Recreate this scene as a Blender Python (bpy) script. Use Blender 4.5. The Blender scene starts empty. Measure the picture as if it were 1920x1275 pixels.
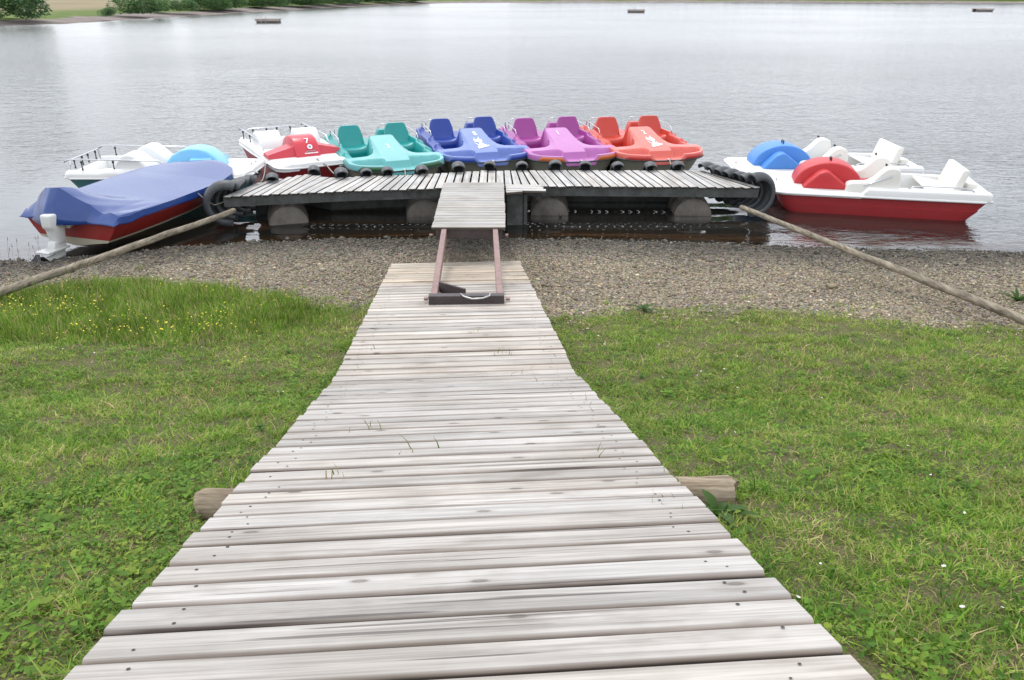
import bpy, bmesh, math, random
import numpy as np
from mathutils import Vector, Matrix
R = math.radians
random.seed(7)
rng = np.random.default_rng(11)
S = bpy.context.scene
COL = S.collection

# ------------------------------------------------------------------ helpers
def link(name, me, parent=None, loc=None, rotz=None):
    o = bpy.data.objects.new(name, me)
    COL.objects.link(o)
    if parent is not None: o.parent = parent
    if loc is not None: o.location = loc
    if rotz is not None: o.rotation_euler = (0, 0, rotz)
    return o

def tag(o, label=None, cat=None, group=None, kind=None):
    if label: o['label'] = label
    if cat: o['category'] = cat
    if group: o['group'] = group
    if kind: o['kind'] = kind
    return o

def thing(name, label, cat, loc=(0, 0, 0), rotz=0, group=None):
    return tag(link(name, None, None, loc, rotz), label, cat, group)

def finish(me, mats, smooth=False, angle=35):
    for m in (mats if isinstance(mats, (list, tuple)) else [mats]): me.materials.append(m)
    if smooth:
        me.polygons.foreach_set('use_smooth', [True]*len(me.polygons))
        if angle: me.set_sharp_from_angle(angle=R(angle))
    me.update()
    return me

class MB:
    """collects geometry for one mesh"""
    def __init__(s): s.v, s.f, s.m = [], [], []
    def add(s, V, F, mi=0):
        b = len(s.v); s.v += [tuple(p) for p in V]
        s.f += [tuple(b+i for i in f) for f in F]; s.m += [mi]*len(F)
    def box(s, c, size, rz=0, mi=0, bev=0.0, tilt=0):
        bm = bmesh.new(); bmesh.ops.create_cube(bm, size=1)
        bmesh.ops.scale(bm, vec=size, verts=bm.verts)
        if bev: bmesh.ops.bevel(bm, geom=list(bm.edges), offset=bev, segments=2, affect='EDGES', profile=.5)
        M = Matrix.Translation(c) @ Matrix.Rotation(rz, 4, 'Z') @ Matrix.Rotation(tilt, 4, 'X')
        bm.transform(M); s.bm(bm, mi)
    def bm(s, bm, mi=0):
        bm.verts.index_update()
        s.add([v.co[:] for v in bm.verts], [[v.index for v in f.verts] for f in bm.faces], mi); bm.free()
    def prism(s, poly, axis, a, b, mi=0, bev=0.0, seg=2):
        """poly: 2-D outline; axis: 'x' -> poly is (y,z), 'z' -> (x,y), 'y' -> (x,z)"""
        def P(p, t):
            return {'x': (t, p[0], p[1]), 'y': (p[0], t, p[1]), 'z': (p[0], p[1], t)}[axis]
        bm = bmesh.new(); n = len(poly)
        A = [bm.verts.new(P(p, a)) for p in poly]; B = [bm.verts.new(P(p, b)) for p in poly]
        bm.faces.new(A); bm.faces.new(B[::-1])
        for i in range(n): bm.faces.new((A[i], B[i], B[(i+1) % n], A[(i+1) % n]))
        bmesh.ops.recalc_face_normals(bm, faces=bm.faces)
        if bev:
            ed = [e for e in bm.edges if e.calc_face_angle(0) > R(25)]
            bmesh.ops.bevel(bm, geom=ed, offset=bev, segments=seg, affect='EDGES', profile=.5, clamp_overlap=True)
        s.bm(bm, mi)
    def tube(s, pts, r, n=8, mi=0, caps=True, closed=False):
        pts = [Vector(p) for p in pts]; N = len(pts)
        rr = r if isinstance(r, (list, tuple)) else [r]*N
        rings = []; up = None
        for i, p in enumerate(pts):
            a = pts[(i-1) % N] if (closed or i > 0) else p
            c = pts[(i+1) % N] if (closed or i < N-1) else p
            t = (c-a).normalized()
            if up is None:
                up = Vector((0, 0, 1)) if abs(t.z) < .9 else Vector((1, 0, 0))
            x = t.cross(up).normalized(); y = x.cross(t).normalized(); up = y
            rings.append([p + (x*math.cos(2*math.pi*k/n) + y*math.sin(2*math.pi*k/n))*rr[i] for k in range(n)])
        V = [q for ring in rings for q in ring]; F = []
        for i in range(N if closed else N-1):
            j = (i+1) % N
            for k in range(n):
                F.append((i*n+k, i*n+(k+1) % n, j*n+(k+1) % n, j*n+k))
        if caps and not closed:
            F.append(tuple(range(n))[::-1]); F.append(tuple((N-1)*n+k for k in range(n)))
        s.add(V, F, mi)
    def lathe(s, prof, c, n=24, axis='z', mi=0):
        V, F = [], []
        for (r, h) in prof:
            for k in range(n):
                a = 2*math.pi*k/n
                p = (r*math.cos(a), r*math.sin(a), h)
                if axis == 'y': p = (p[0], p[2], p[1])
                if axis == 'x': p = (p[2], p[0], p[1])
                V.append((p[0]+c[0], p[1]+c[1], p[2]+c[2]))
        for i in range(len(prof)-1):
            for k in range(n): F.append((i*n+k, i*n+(k+1) % n, (i+1)*n+(k+1) % n, (i+1)*n+k))
        F.append(tuple(range(n))[::-1]); F.append(tuple((len(prof)-1)*n+k for k in range(n)))
        s.add(V, F, mi)
    def grid(s, fn, nu, nv, mi=0, flip=False):
        V = [fn(i/(nu-1), j/(nv-1)) for j in range(nv) for i in range(nu)]; F = []
        for j in range(nv-1):
            for i in range(nu-1):
                q = (j*nu+i, j*nu+i+1, (j+1)*nu+i+1, (j+1)*nu+i)
                F.append(q[::-1] if flip else q)
        s.add(V, F, mi)
    def mesh(s, name, mats, smooth=False, angle=35, recalc=False):
        me = bpy.data.meshes.new(name)
        me.from_pydata(s.v, [], s.f)
        if any(s.m): me.polygons.foreach_set('material_index', s.m)
        if recalc:
            bm = bmesh.new(); bm.from_mesh(me); bmesh.ops.recalc_face_normals(bm, faces=bm.faces); bm.to_mesh(me); bm.free()
        return finish(me, mats, smooth, angle)
    def obj(s, name, mats, parent=None, smooth=False, angle=35, recalc=False, loc=None, rotz=None):
        return link(name, s.mesh(name, mats, smooth, angle, recalc), parent, loc, rotz)

def np_mesh(name, V, loops, sizes, mats, colors=None, smooth=False, attrs=None):
    """fast mesh from numpy arrays; colors: per-vertex rgb"""
    me = bpy.data.meshes.new(name)
    nv = len(V); me.vertices.add(nv); me.vertices.foreach_set('co', np.asarray(V, np.float32).ravel())
    loops = np.asarray(loops, np.int32).ravel(); sizes = np.asarray(sizes, np.int32)
    me.loops.add(len(loops)); me.loops.foreach_set('vertex_index', loops)
    me.polygons.add(len(sizes))
    st = np.zeros(len(sizes), np.int32); st[1:] = np.cumsum(sizes)[:-1]
    me.polygons.foreach_set('loop_start', st)
    me.update(calc_edges=True); me.validate()
    if colors is not None:
        a = me.attributes.new('tint', 'FLOAT_COLOR', 'POINT')
        c = np.ones((nv, 4), np.float32); c[:, :3] = colors
        a.data.foreach_set('color', c.ravel())
    for k, val in (attrs or {}).items():
        a = me.attributes.new(k, 'FLOAT', 'POINT'); a.data.foreach_set('value', np.asarray(val, np.float32))
    return finish(me, mats, smooth, None)

def vnoise(x, y, seed=0):
    """smooth 2-D value noise in 0..1 for numpy arrays"""
    x = np.asarray(x, float); y = np.asarray(y, float)
    xi = np.floor(x).astype(np.int64); yi = np.floor(y).astype(np.int64)
    fx = x-xi; fy = y-yi; fx = fx*fx*(3-2*fx); fy = fy*fy*(3-2*fy)
    def h(a, b):
        n = (a*374761393 + b*668265263 + seed*1442695041) & 0x7fffffff
        n = ((n ^ (n >> 13))*1274126177) & 0x7fffffff
        return ((n ^ (n >> 16)) & 0xffff)/65535.0
    return (h(xi, yi)*(1-fx)+h(xi+1, yi)*fx)*(1-fy) + (h(xi, yi+1)*(1-fx)+h(xi+1, yi+1)*fx)*fy

def fbm(x, y, seed=0, o=3):
    t = 0; a = .5; n = 0
    for i in range(o):
        t = t+a*vnoise(np.asarray(x)*2**i, np.asarray(y)*2**i, seed+i); n += a; a *= .5
    return t/n

def sstep(a, b, x):
    t = np.clip((np.asarray(x, float)-a)/(b-a), 0, 1); return t*t*(3-2*t)

# ------------------------------------------------------------------ materials
def mat(name):
    m = bpy.data.materials.new(name); m.use_nodes = True
    nt = m.node_tree; nt.nodes.clear()
    out = nt.nodes.new('ShaderNodeOutputMaterial')
    def n(t, **kw):
        d = nt.nodes.new('ShaderNode'+t)
        for k, v in kw.items():
            if k in d.inputs: d.inputs[k].default_value = v
            else: setattr(d, k, v)
        return d
    def L(a, b): nt.links.new(a, b)
    return m, n, L, out

def ramp(n, stops, interp='LINEAR'):
    r = n('ValToRGB'); cr = r.color_ramp; cr.interpolation = interp
    while len(cr.elements) < len(stops): cr.elements.new(.5)
    for e, (p, c) in zip(cr.elements, stops):
        e.position = p; e.color = (c, c, c, 1) if isinstance(c, (int, float)) else (*c, 1)
    return r

def mixc(n, L, fac, a, b, mode='MIX'):
    m = n('Mix', data_type='RGBA', blend_type=mode)
    for sock, val in ((m.inputs[0], fac), (m.inputs[6], a), (m.inputs[7], b)):
        if hasattr(val, 'is_linked') or hasattr(val, 'links'): L(val, sock)
        elif isinstance(val, (int, float)): sock.default_value = val if sock.type == 'VALUE' else (val, val, val, 1)
        else: sock.default_value = (*val, 1)
    return m.outputs[2]

def coords(n, L, scale=(1, 1, 1), kind='Object'):
    tc = n('TexCoord'); mp = n('Mapping'); mp.inputs['Scale'].default_value = scale
    L(tc.outputs[kind], mp.inputs['Vector']); return mp.outputs[0]

def plastic(name, col, rough=.38, fade=.12, dirt=.25, coat=0.0, dirtcol=(.10, .09, .07), spec=.5):
    """moulded plastic / gelcoat: faded patches, fine scuffs, a little grime"""
    m, n, L, out = mat(name)
    b = n('BsdfPrincipled'); L(b.outputs[0], out.inputs[0])
    v = coords(n, L)
    n1 = n('TexNoise', Scale=3.0, Detail=5.0, Roughness=.6); L(v, n1.inputs['Vector'])
    n2 = n('TexNoise', Scale=38.0, Detail=4.0, Roughness=.7); L(v, n2.inputs['Vector'])
    r1 = ramp(n, [(.35, 0), (.75, 1)]); L(n1.outputs[0], r1.inputs[0])
    faded = tuple(min(1, c*.75+.25*max(col)*.9) for c in col)
    c1 = mixc(n, L, r1.outputs[0], col, tuple(c*(1-fade)+f*fade for c, f in zip(col, faded)))
    mul = n('Math', operation='MULTIPLY'); L(n1.outputs[0], mul.inputs[0]); L(n2.outputs[0], mul.inputs[1])
    r2 = ramp(n, [(.28, 0), (.5, 1)]); L(mul.outputs[0], r2.inputs[0])
    sc = n('Math', operation='MULTIPLY'); L(r2.outputs[0], sc.inputs[0]); sc.inputs[1].default_value = dirt
    c2 = mixc(n, L, sc.outputs[0], c1, dirtcol)
    L(c2, b.inputs['Base Color'])
    rr = n('MapRange'); rr.inputs['To Min'].default_value = max(.05, rough-.08); rr.inputs['To Max'].default_value = rough+.15
    L(n2.outputs[0], rr.inputs[0]); L(rr.outputs[0], b.inputs['Roughness'])
    b.inputs['Coat Weight'].default_value = coat
    b.inputs['Specular IOR Level'].default_value = spec
    bp = n('Bump', Strength=.06, Distance=.004); L(n2.outputs[0], bp.inputs['Height']); L(bp.outputs[0], b.inputs['Normal'])
    return m

def simple(name, col, rough=.5, metal=0.0, noise=.2, scale=12.0, bump=.1):
    m, n, L, out = mat(name)
    b = n('BsdfPrincipled', Roughness=rough, Metallic=metal); L(b.outputs[0], out.inputs[0])
    v = coords(n, L); t = n('TexNoise', Scale=scale, Detail=6.0, Roughness=.65); L(v, t.inputs['Vector'])
    r = ramp(n, [(.3, tuple(c*(1-noise) for c in col)), (.7, tuple(min(1, c*(1+noise)) for c in col))])
    L(t.outputs[0], r.inputs[0]); L(r.outputs[0], b.inputs['Base Color'])
    bp = n('Bump', Strength=bump, Distance=.01); L(t.outputs[0], bp.inputs['Height']); L(bp.outputs[0], b.inputs['Normal'])
    return m

def wood(name, light, dark, grain_axis='X', knots=True, stain=(.14, .10, .075), stainamt=.5, rough=.75):
    """weathered softwood; the mesh attribute 'tint' gives each plank its own tone, 'seed' shifts its grain"""
    m, n, L, out = mat(name)
    b = n('BsdfPrincipled', Roughness=rough); L(b.outputs[0], out.inputs[0])
    b.inputs['Specular IOR Level'].default_value = .25
    uv = n('Attribute', attribute_name='gco'); at = n('Attribute', attribute_name='tint')
    g = n('Mapping'); g.inputs['Scale'].default_value = (1.6, 62, 62); L(uv.outputs['Vector'], g.inputs['Vector'])
    g2 = n('Mapping'); g2.inputs['Scale'].default_value = (2.5, 7, 7); L(uv.outputs['Vector'], g2.inputs['Vector'])
    # knots distort the grain
    vk = n('TexVoronoi', feature='F1'); vk.voronoi_dimensions = '2D'; vk.inputs['Scale'].default_value = 1.0; vk.inputs['Randomness'].default_value = 1
    kmap = n('Mapping'); kmap.inputs['Scale'].default_value = (2.9, 6.8, 1); L(uv.outputs['Vector'], kmap.inputs['Vector']); L(kmap.outputs[0], vk.inputs['Vector'])
    n1 = n('TexNoise', Scale=1.0, Detail=7.0, Roughness=.62, Distortion=.5); L(g.outputs[0], n1.inputs['Vector'])
    n2 = n('TexNoise', Scale=1.0, Detail=4.0, Roughness=.6); L(g2.outputs[0], n2.inputs['Vector'])
    r1 = ramp(n, [(.30, 0), (.60, 1)]); L(n1.outputs[0], r1.inputs[0])
    c = mixc(n, L, r1.outputs[0], dark, light)
    g3 = n('Mapping'); g3.inputs['Scale'].default_value = (.9, 14, 14); L(uv.outputs['Vector'], g3.inputs['Vector'])
    n3 = n('TexNoise', Scale=1.0, Detail=3.0, Roughness=.55); L(g3.outputs[0], n3.inputs['Vector'])
    r3 = ramp(n, [(.35, .78), (.7, 1.06)]); L(n3.outputs[0], r3.inputs[0]); c = mixc(n, L, 1.0, c, r3.outputs[0], 'MULTIPLY')
    r2 = ramp(n, [(.56, 0), (.80, stainamt)]); L(n2.outputs[0], r2.inputs[0])
    c = mixc(n, L, r2.outputs[0], c, stain)
    if knots:
        kr = ramp(n, [(.0, .8), (.045, 1), (.062, .55), (.085, .18), (.16, 0)]); L(vk.outputs['Distance'], kr.inputs[0])
        # only some cells carry a knot
        sel = n('SeparateColor'); L(vk.outputs['Color'], sel.inputs[0])
        gt = n('Math', operation='GREATER_THAN'); L(sel.outputs[0], gt.inputs[0]); gt.inputs[1].default_value = .66
        mu = n('Math', operation='MULTIPLY'); L(kr.outputs[0], mu.inputs[0]); L(gt.outputs[0], mu.inputs[1])
        m8 = n('Math', operation='MULTIPLY'); L(mu.outputs[0], m8.inputs[0]); m8.inputs[1].default_value = .75
        c = mixc(n, L, m8.outputs[0], c, (.11, .085, .07))
    # drying cracks running with the grain
    gc = n('Mapping'); gc.inputs['Scale'].default_value = (1.1, 55, 55); L(uv.outputs['Vector'], gc.inputs['Vector'])
    ck = n('TexNoise', Scale=1.0, Detail=2.0, Roughness=.5); L(gc.outputs[0], ck.inputs['Vector'])
    ckr = ramp(n, [(.30, .75), (.345, 0)]); L(ck.outputs[0], ckr.inputs[0])
    c = mixc(n, L, ckr.outputs[0], c, (.10, .085, .08))
    # foot traffic and damp: broad soft blotches over neighbouring boards
    bl = n('TexNoise', Scale=2.4, Detail=4.0, Roughness=.6); L(coords(n, L), bl.inputs['Vector'])
    blr = ramp(n, [(.32, (.86, .85, .83)), (.58, (1.04, 1.04, 1.04))]); L(bl.outputs[0], blr.inputs[0]); c = mixc(n, L, 1.0, c, blr.outputs[0], 'MULTIPLY')
    c = mixc(n, L, 1.0, c, at.outputs['Color'], 'MULTIPLY')
    L(c, b.inputs['Base Color'])
    bp = n('Bump', Strength=.35, Distance=.003); L(n1.outputs[0], bp.inputs['Height']); L(bp.outputs[0], b.inputs['Normal'])
    return m

M = {}
M['board'] = wood('weathered_board', (.53, .50, .465), (.31, .285, .26), stainamt=.55)
M['jetty_plank'] = wood('jetty_plank', (.60, .585, .56), (.36, .35, .33), stainamt=.35, knots=False)
M['ramp_plank'] = wood('ramp_plank', (.47, .45, .42), (.32, .30, .275), stainamt=.3, knots=False)
def timber(name, light, dark, stretch, rough=.85):
    """round timber: streaks and drying cracks running along it"""
    m, n, L, out = mat(name); b = n('BsdfPrincipled', Roughness=rough); L(b.outputs[0], out.inputs[0]); b.inputs['Specular IOR Level'].default_value = .2
    v = coords(n, L, stretch); t = n('TexNoise', Scale=1.0, Detail=6.0, Roughness=.7, Distortion=.4); L(v, t.inputs['Vector'])
    v2 = coords(n, L, tuple(a*.25 for a in stretch)); t2 = n('TexNoise', Scale=1.0, Detail=4.0, Roughness=.6); L(v2, t2.inputs['Vector'])
    r = ramp(n, [(.30, tuple(c*.35 for c in dark)), (.40, dark), (.66, light)]); L(t.outputs[0], r.inputs[0])
    r2 = ramp(n, [(.3, .62), (.7, 1.12)]); L(t2.outputs[0], r2.inputs[0])
    L(mixc(n, L, 1.0, r.outputs[0], r2.outputs[0], 'MULTIPLY'), b.inputs['Base Color'])
    bp = n('Bump', Strength=.6, Distance=.006); L(t.outputs[0], bp.inputs['Height']); L(bp.outputs[0], b.inputs['Normal'])
    return m
M['log'] = timber('log_wood', (.46, .38, .28), (.24, .185, .125), (4, 60, 60))
M['pole'] = timber('pole_wood', (.37, .32, .245), (.20, .17, .125), (45, 4, 45))
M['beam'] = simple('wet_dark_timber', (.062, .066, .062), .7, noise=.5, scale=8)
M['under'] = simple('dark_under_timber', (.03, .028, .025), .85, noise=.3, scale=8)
M['drum'] = simple('float_drum_plastic', (.12, .105, .09), .55, noise=.35, scale=6)
M['tyre'] = simple('tyre_rubber', (.055, .06, .065), .5, noise=.25, scale=20, bump=.2)
M['rust'] = simple('rust_primer_steel', (.24, .15, .135), .6, noise=.25, scale=14, bump=.15)
M['darksteel'] = simple('dark_brown_steel', (.055, .042, .042), .55, noise=.3, scale=14)
M['galv'] = simple('galvanised_steel', (.5, .5, .5), .4, metal=.9, noise=.2, scale=30)
M['chrome'] = simple('rail_tube', (.60, .61, .63), .22, metal=1.0, noise=.05, scale=20, bump=.02)
M['screw'] = simple('screw_head', (.03, .026, .025), .6, noise=.2, scale=30)
M['black'] = simple('black_plastic', (.02, .02, .022), .45, noise=.2, scale=20, bump=.05)
M['rope'] = simple('grey_rope', (.30, .28, .24), .9, noise=.35, scale=60, bump=.4)
M['whiterope'] = simple('white_rope', (.62, .62, .60), .9, noise=.2, scale=60, bump=.4)

def leaf_mat(name, trans=.45, rough=.55):
    m, n, L, out = mat(name)
    at = n('Attribute', attribute_name='tint')
    b = n('BsdfPrincipled', Roughness=rough); L(at.outputs['Color'], b.inputs['Base Color'])
    b.inputs['Specular IOR Level'].default_value = .3
    t = n('BsdfTranslucent'); L(at.outputs['Color'], t.inputs['Color'])
    mx = n('MixShader', Fac=trans); L(b.outputs[0], mx.inputs[1]); L(t.outputs[0], mx.inputs[2]); L(mx.outputs[0], out.inputs[0])
    return m
M['grass'] = leaf_mat('grass_blade')
M['leaf'] = leaf_mat('shrub_leaf', .3)
def tint_mat(name, rough=.8, bump=0):
    m, n, L, out = mat(name)
    at = n('Attribute', attribute_name='tint')
    b = n('BsdfPrincipled', Roughness=rough); L(at.outputs['Color'], b.inputs['Base Color']); L(b.outputs[0], out.inputs[0])
    b.inputs['Specular IOR Level'].default_value = .3
    return m
M['pebble'] = tint_mat('pebble_stone', .8)
M['petal'] = tint_mat('flower_petal', .6)

# ------------------------------------------------------------------ terrain
SH = np.array([(-40, 9.0), (-12, 9.0), (-8, 9.25), (-6.33, 9.40), (-5.7, 9.46), (-5.13, 9.65), (-4.55, 9.9), (-3.6, 10.17), (-2.57, 10.29), (-.79, 10.38),
               (1.0, 10.30), (3.08, 10.06), (4.41, 9.87), (6.54, 9.76), (9, 9.7), (14, 9.3), (40, 8.0)])
PROF = np.array([(-60, 2.35), (-6, 2.1), (-1, 2.0), (0.3, 1.98), (1.08, 1.84), (4.22, .855), (6.0, .53), (8.0, .22), (9.0, .115), (9.6, .07), (10.36, 0.0), (10.9, -.10), (12.5, -.33), (15, -.75), (20, -1.5), (40, -2.5), (400, -2.6)])
def ground_z(x, y, bumps=True):
    x = np.asarray(x, float); y = np.asarray(y, float)
    dy = (10.36-np.interp(x, SH[:, 0], SH[:, 1]))
    yy = y + dy*sstep(4.5, 8.5, y)
    z = np.interp(yy, PROF[:, 0], PROF[:, 1])
    if bumps:
        side = sstep(.75, 1.6, np.abs(x+.2+.072*y))
        z = z + (fbm(x*.8, y*.8, 3)-.5)*.10*side*(1-sstep(8, 9.6, yy))
        z = z + (fbm(x*4, y*4, 5)-.5)*.03*(1-sstep(10.6, 12, yy))
    return z

# boundary between lawn and gravel (world x -> y)
GB = np.array([(-12, 7.9), (-6.2, 7.55), (-5.4, 7.75), (-4.6, 8.02), (-4.05, 8.0), (-2.9, 7.55), (-2.1, 7.15), (-1.45, 6.95), (-1.0, 6.8),
               (-.1, 6.25), (.3, 6.35), (.85, 6.6), (1.15, 6.75), (1.55, 6.7), (2.3, 6.68), (2.85, 6.55), (3.3, 6.4), (3.85, 6.2), (4.3, 6.15), (6, 6.0), (12, 5.6)])
def grass_edge(x, y):
    """positive on the lawn side, metres"""
    x = np.asarray(x, float); y = np.asarray(y, float)
    return np.interp(x, GB[:, 0], GB[:, 1]) + (fbm(x*2.2, y*2.2, 17)-.5)*.55 - y

def axis_pts(parts):
    out = []
    for a, b, n in parts: out += list(np.linspace(a, b, n, endpoint=False))
    out.append(parts[-1][1]); return np.array(out)
gx = axis_pts([(-220, -14, 18), (-14, 14, 260), (14, 220, 18)])
gy = axis_pts([(-60, -1, 20), (-1, 12, 130), (12, 20, 24), (20, 330, 24)])
X, Y = np.meshgrid(gx, gy)
Z = ground_z(X, Y)
nu, nv = len(gx), len(gy)
V = np.stack([X.ravel(), Y.ravel(), Z.ravel()], 1)
idx = np.arange(nu*nv).reshape(nv, nu)
Q = np.stack([idx[:-1, :-1], idx[:-1, 1:], idx[1:, 1:], idx[1:, :-1]], -1).reshape(-1, 4)
lawn = sstep(-.12, .15, grass_edge(V[:, 0], V[:, 1]))
dyv = (10.36-np.interp(V[:, 0], SH[:, 0], SH[:, 1])); shore = V[:, 1]+dyv*sstep(4.5, 8.5, V[:, 1])-10.36  # >0 in the water
def ground_material():
    m, n, L, out = mat('ground_earth_and_gravel')
    b = n('BsdfPrincipled', Roughness=.9); L(b.outputs[0], out.inputs[0]); b.inputs['Specular IOR Level'].default_value = .25
    v = coords(n, L)
    la = n('Attribute', attribute_name='lawn'); sa = n('Attribute', attribute_name='shore')
    ng = n('TexNoise', Scale=90.0, Detail=5.0, Roughness=.75); L(v, ng.inputs['Vector'])
    nb = n('TexNoise', Scale=1.4, Detail=4.0); L(v, nb.inputs['Vector'])
    vo = n('TexVoronoi', Scale=42.0); L(v, vo.inputs['Vector'])
    gr = ramp(n, [(.3, (.10, .085, .065)), (.5, (.22, .19, .15)), (.72, (.40, .36, .30))]); L(ng.outputs[0], gr.inputs[0])
    grv = mixc(n, L, .45, gr.outputs[0], vo.outputs['Color'], 'SOFT_LIGHT')
    sm = ramp(n, [(.35, (.055, .045, .026)), (.55, (.12, .11, .045)), (.72, (.28, .235, .13))]); L(ng.outputs[0], sm.inputs[0])
    wet = n('MapRange'); wet.inputs['From Min'].default_value = -1.0; wet.inputs['From Max'].default_value = .0; L(sa.outputs['Fac'], wet.inputs[0])
    wetc = mixc(n, L, wet.outputs[0], grv, (.50, .46, .40), 'MULTIPLY')
    bedf = n('MapRange'); bedf.inputs['From Min'].default_value = -.05; bedf.inputs['From Max'].default_value = .25; L(sa.outputs['Fac'], bedf.inputs[0])
    bed = mixc(n, L, bedf.outputs[0], wetc, (.17, .115, .05))
    L(mixc(n, L, la.outputs['Fac'], bed, sm.outputs[0]), b.inputs['Base Color'])
    bp = n('Bump', Strength=.6, Distance=.015); L(ng.outputs[0], bp.inputs['Height']); L(bp.outputs[0], b.inputs['Normal'])
    return m
gme = np_mesh('ground', V, Q, np.full(len(Q), 4), ground_material(), smooth=True, attrs={'lawn': lawn, 'shore': np.clip(shore, -5, 5)})
tag(link('ground', gme), kind='structure')

# ------------------------------------------------------------------ lake
def water_material():
    m, n, L, out = mat('lake_water')
    dp = n('Attribute', attribute_name='depth'); rp = n('Attribute', attribute_name='ripple')
    v1 = coords(n, L, (.8, 1.25, 1)); v2 = coords(n, L, (.75, 1.3, 1))
    a = n('TexNoise', Scale=1.5, Detail=2.0, Roughness=.5, Distortion=.4); L(v1, a.inputs['Vector'])
    c = n('TexNoise', Scale=6.5, Detail=3.0, Roughness=.6, Distortion=.6); L(v2, c.inputs['Vector'])
    big = n('TexNoise', Scale=.07, Detail=2.0); L(coords(n, L, (.6, 1, 1)), big.inputs['Vector'])
    ad = n('Math', operation='MULTIPLY_ADD'); L(a.outputs[0], ad.inputs[0]); ad.inputs[1].default_value = 2.2; L(c.outputs[0], ad.inputs[2])
    gust = n('MapRange'); gust.inputs['From Min'].default_value = .3; gust.inputs['From Max'].default_value = .7; gust.inputs['To Min'].default_value = .55; gust.inputs['To Max'].default_value = 1.2
    L(big.outputs[0], gust.inputs[0])
    st = n('Math', operation='MULTIPLY'); L(gust.outputs[0], st.inputs[0]); L(rp.outputs['Fac'], st.inputs[1])
    h = n('Math', operation='MULTIPLY'); L(ad.outputs[0], h.inputs[0]); L(st.outputs[0], h.inputs[1])
    # slow low swell between the shore and the boats
    wv = n('TexWave', Scale=.38, Distortion=1.1, Detail=1.0); wv.bands_direction = 'Y'; wv.inputs['Detail Scale'].default_value = 1.2; L(coords(n, L), wv.inputs['Vector'])
    sw = n('Attribute', attribute_name='swell'); ws = n('Math', operation='MULTIPLY_ADD'); L(wv.outputs['Fac'], ws.inputs[0]); L(sw.outputs['Fac'], ws.inputs[1]); L(h.outputs[0], ws.inputs[2])
    bp = n('Bump', Strength=1.0, Distance=.021); L(ws.outputs[0], bp.inputs['Height'])
    fr = n('Fresnel', IOR=1.9); L(bp.outputs[0], fr.inputs['Normal'])
    gl = n('BsdfGlossy', Roughness=.04); ra = n('Attribute', attribute_name='chop'); L(ra.outputs['Fac'], gl.inputs['Roughness']); gl.inputs['Color'].default_value = (1, 1, 1, 1); L(bp.outputs[0], gl.inputs['Normal'])
    tr = n('BsdfTransparent'); tr.inputs['Color'].default_value = (.78, .60, .30, 1)
    di = n('BsdfDiffuse'); di.inputs['Color'].default_value = (.045, .047, .042, 1)
    df = n('MapRange'); df.inputs['From Min'].default_value = 0; df.inputs['From Max'].default_value = .55; df.inputs['To Min'].default_value = .08; L(dp.outputs['Fac'], df.inputs[0])
    mx = n('MixShader'); L(df.outputs[0], mx.inputs[0]); L(tr.outputs[0], mx.inputs[1]); L(di.outputs[0], mx.inputs[2])
    m2 = n('MixShader'); L(fr.outputs[0], m2.inputs[0]); L(mx.outputs[0], m2.inputs[1]); L(gl.outputs[0], m2.inputs[2])
    L(m2.outputs[0], out.inputs[0])
    return m
wx = axis_pts([(-260, -16, 16), (-16, 16, 128), (16, 260, 16)])
wy = axis_pts([(7.5, 17, 60), (17, 60, 24), (60, 330, 16)])
X, Y = np.meshgrid(wx, wy); nu, nv = len(wx), len(wy)
V = np.stack([X.ravel(), Y.ravel(), np.zeros(X.size)], 1)
idx = np.arange(nu*nv).reshape(nv, nu)
Q = np.stack([idx[:-1, :-1], idx[:-1, 1:], idx[1:, 1:], idx[1:, :-1]], -1).reshape(-1, 4)
dep = np.clip(-ground_z(V[:, 0], V[:, 1]), 0, 5)
rip = .14 + .86*sstep(12.2, 16.5, V[:, 1])
rip = np.maximum(rip, .62*sstep(2.0, 4.2, V[:, 0])*sstep(9.5, 10.2, V[:, 1]))
rip = np.maximum(rip, .85*sstep(7, 9, np.abs(V[:, 0]))*sstep(10.5, 12.5, V[:, 1]))
wme = np_mesh('lake_water', V, Q, np.full(len(Q), 4), water_material(), smooth=True, attrs={'depth': dep, 'ripple': rip, 'chop': .02+.09*sstep(12.5, 18, V[:, 1])+.05*sstep(20, 60, V[:, 1]), 'swell': 2.9*sstep(10.5, 10.95, V[:, 1])*(1-sstep(12.0, 12.4, V[:, 1]))*(1-sstep(3.2, 4.6, np.abs(V[:, 0])))})
tag(link('lake_water', wme), kind='structure')

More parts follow.
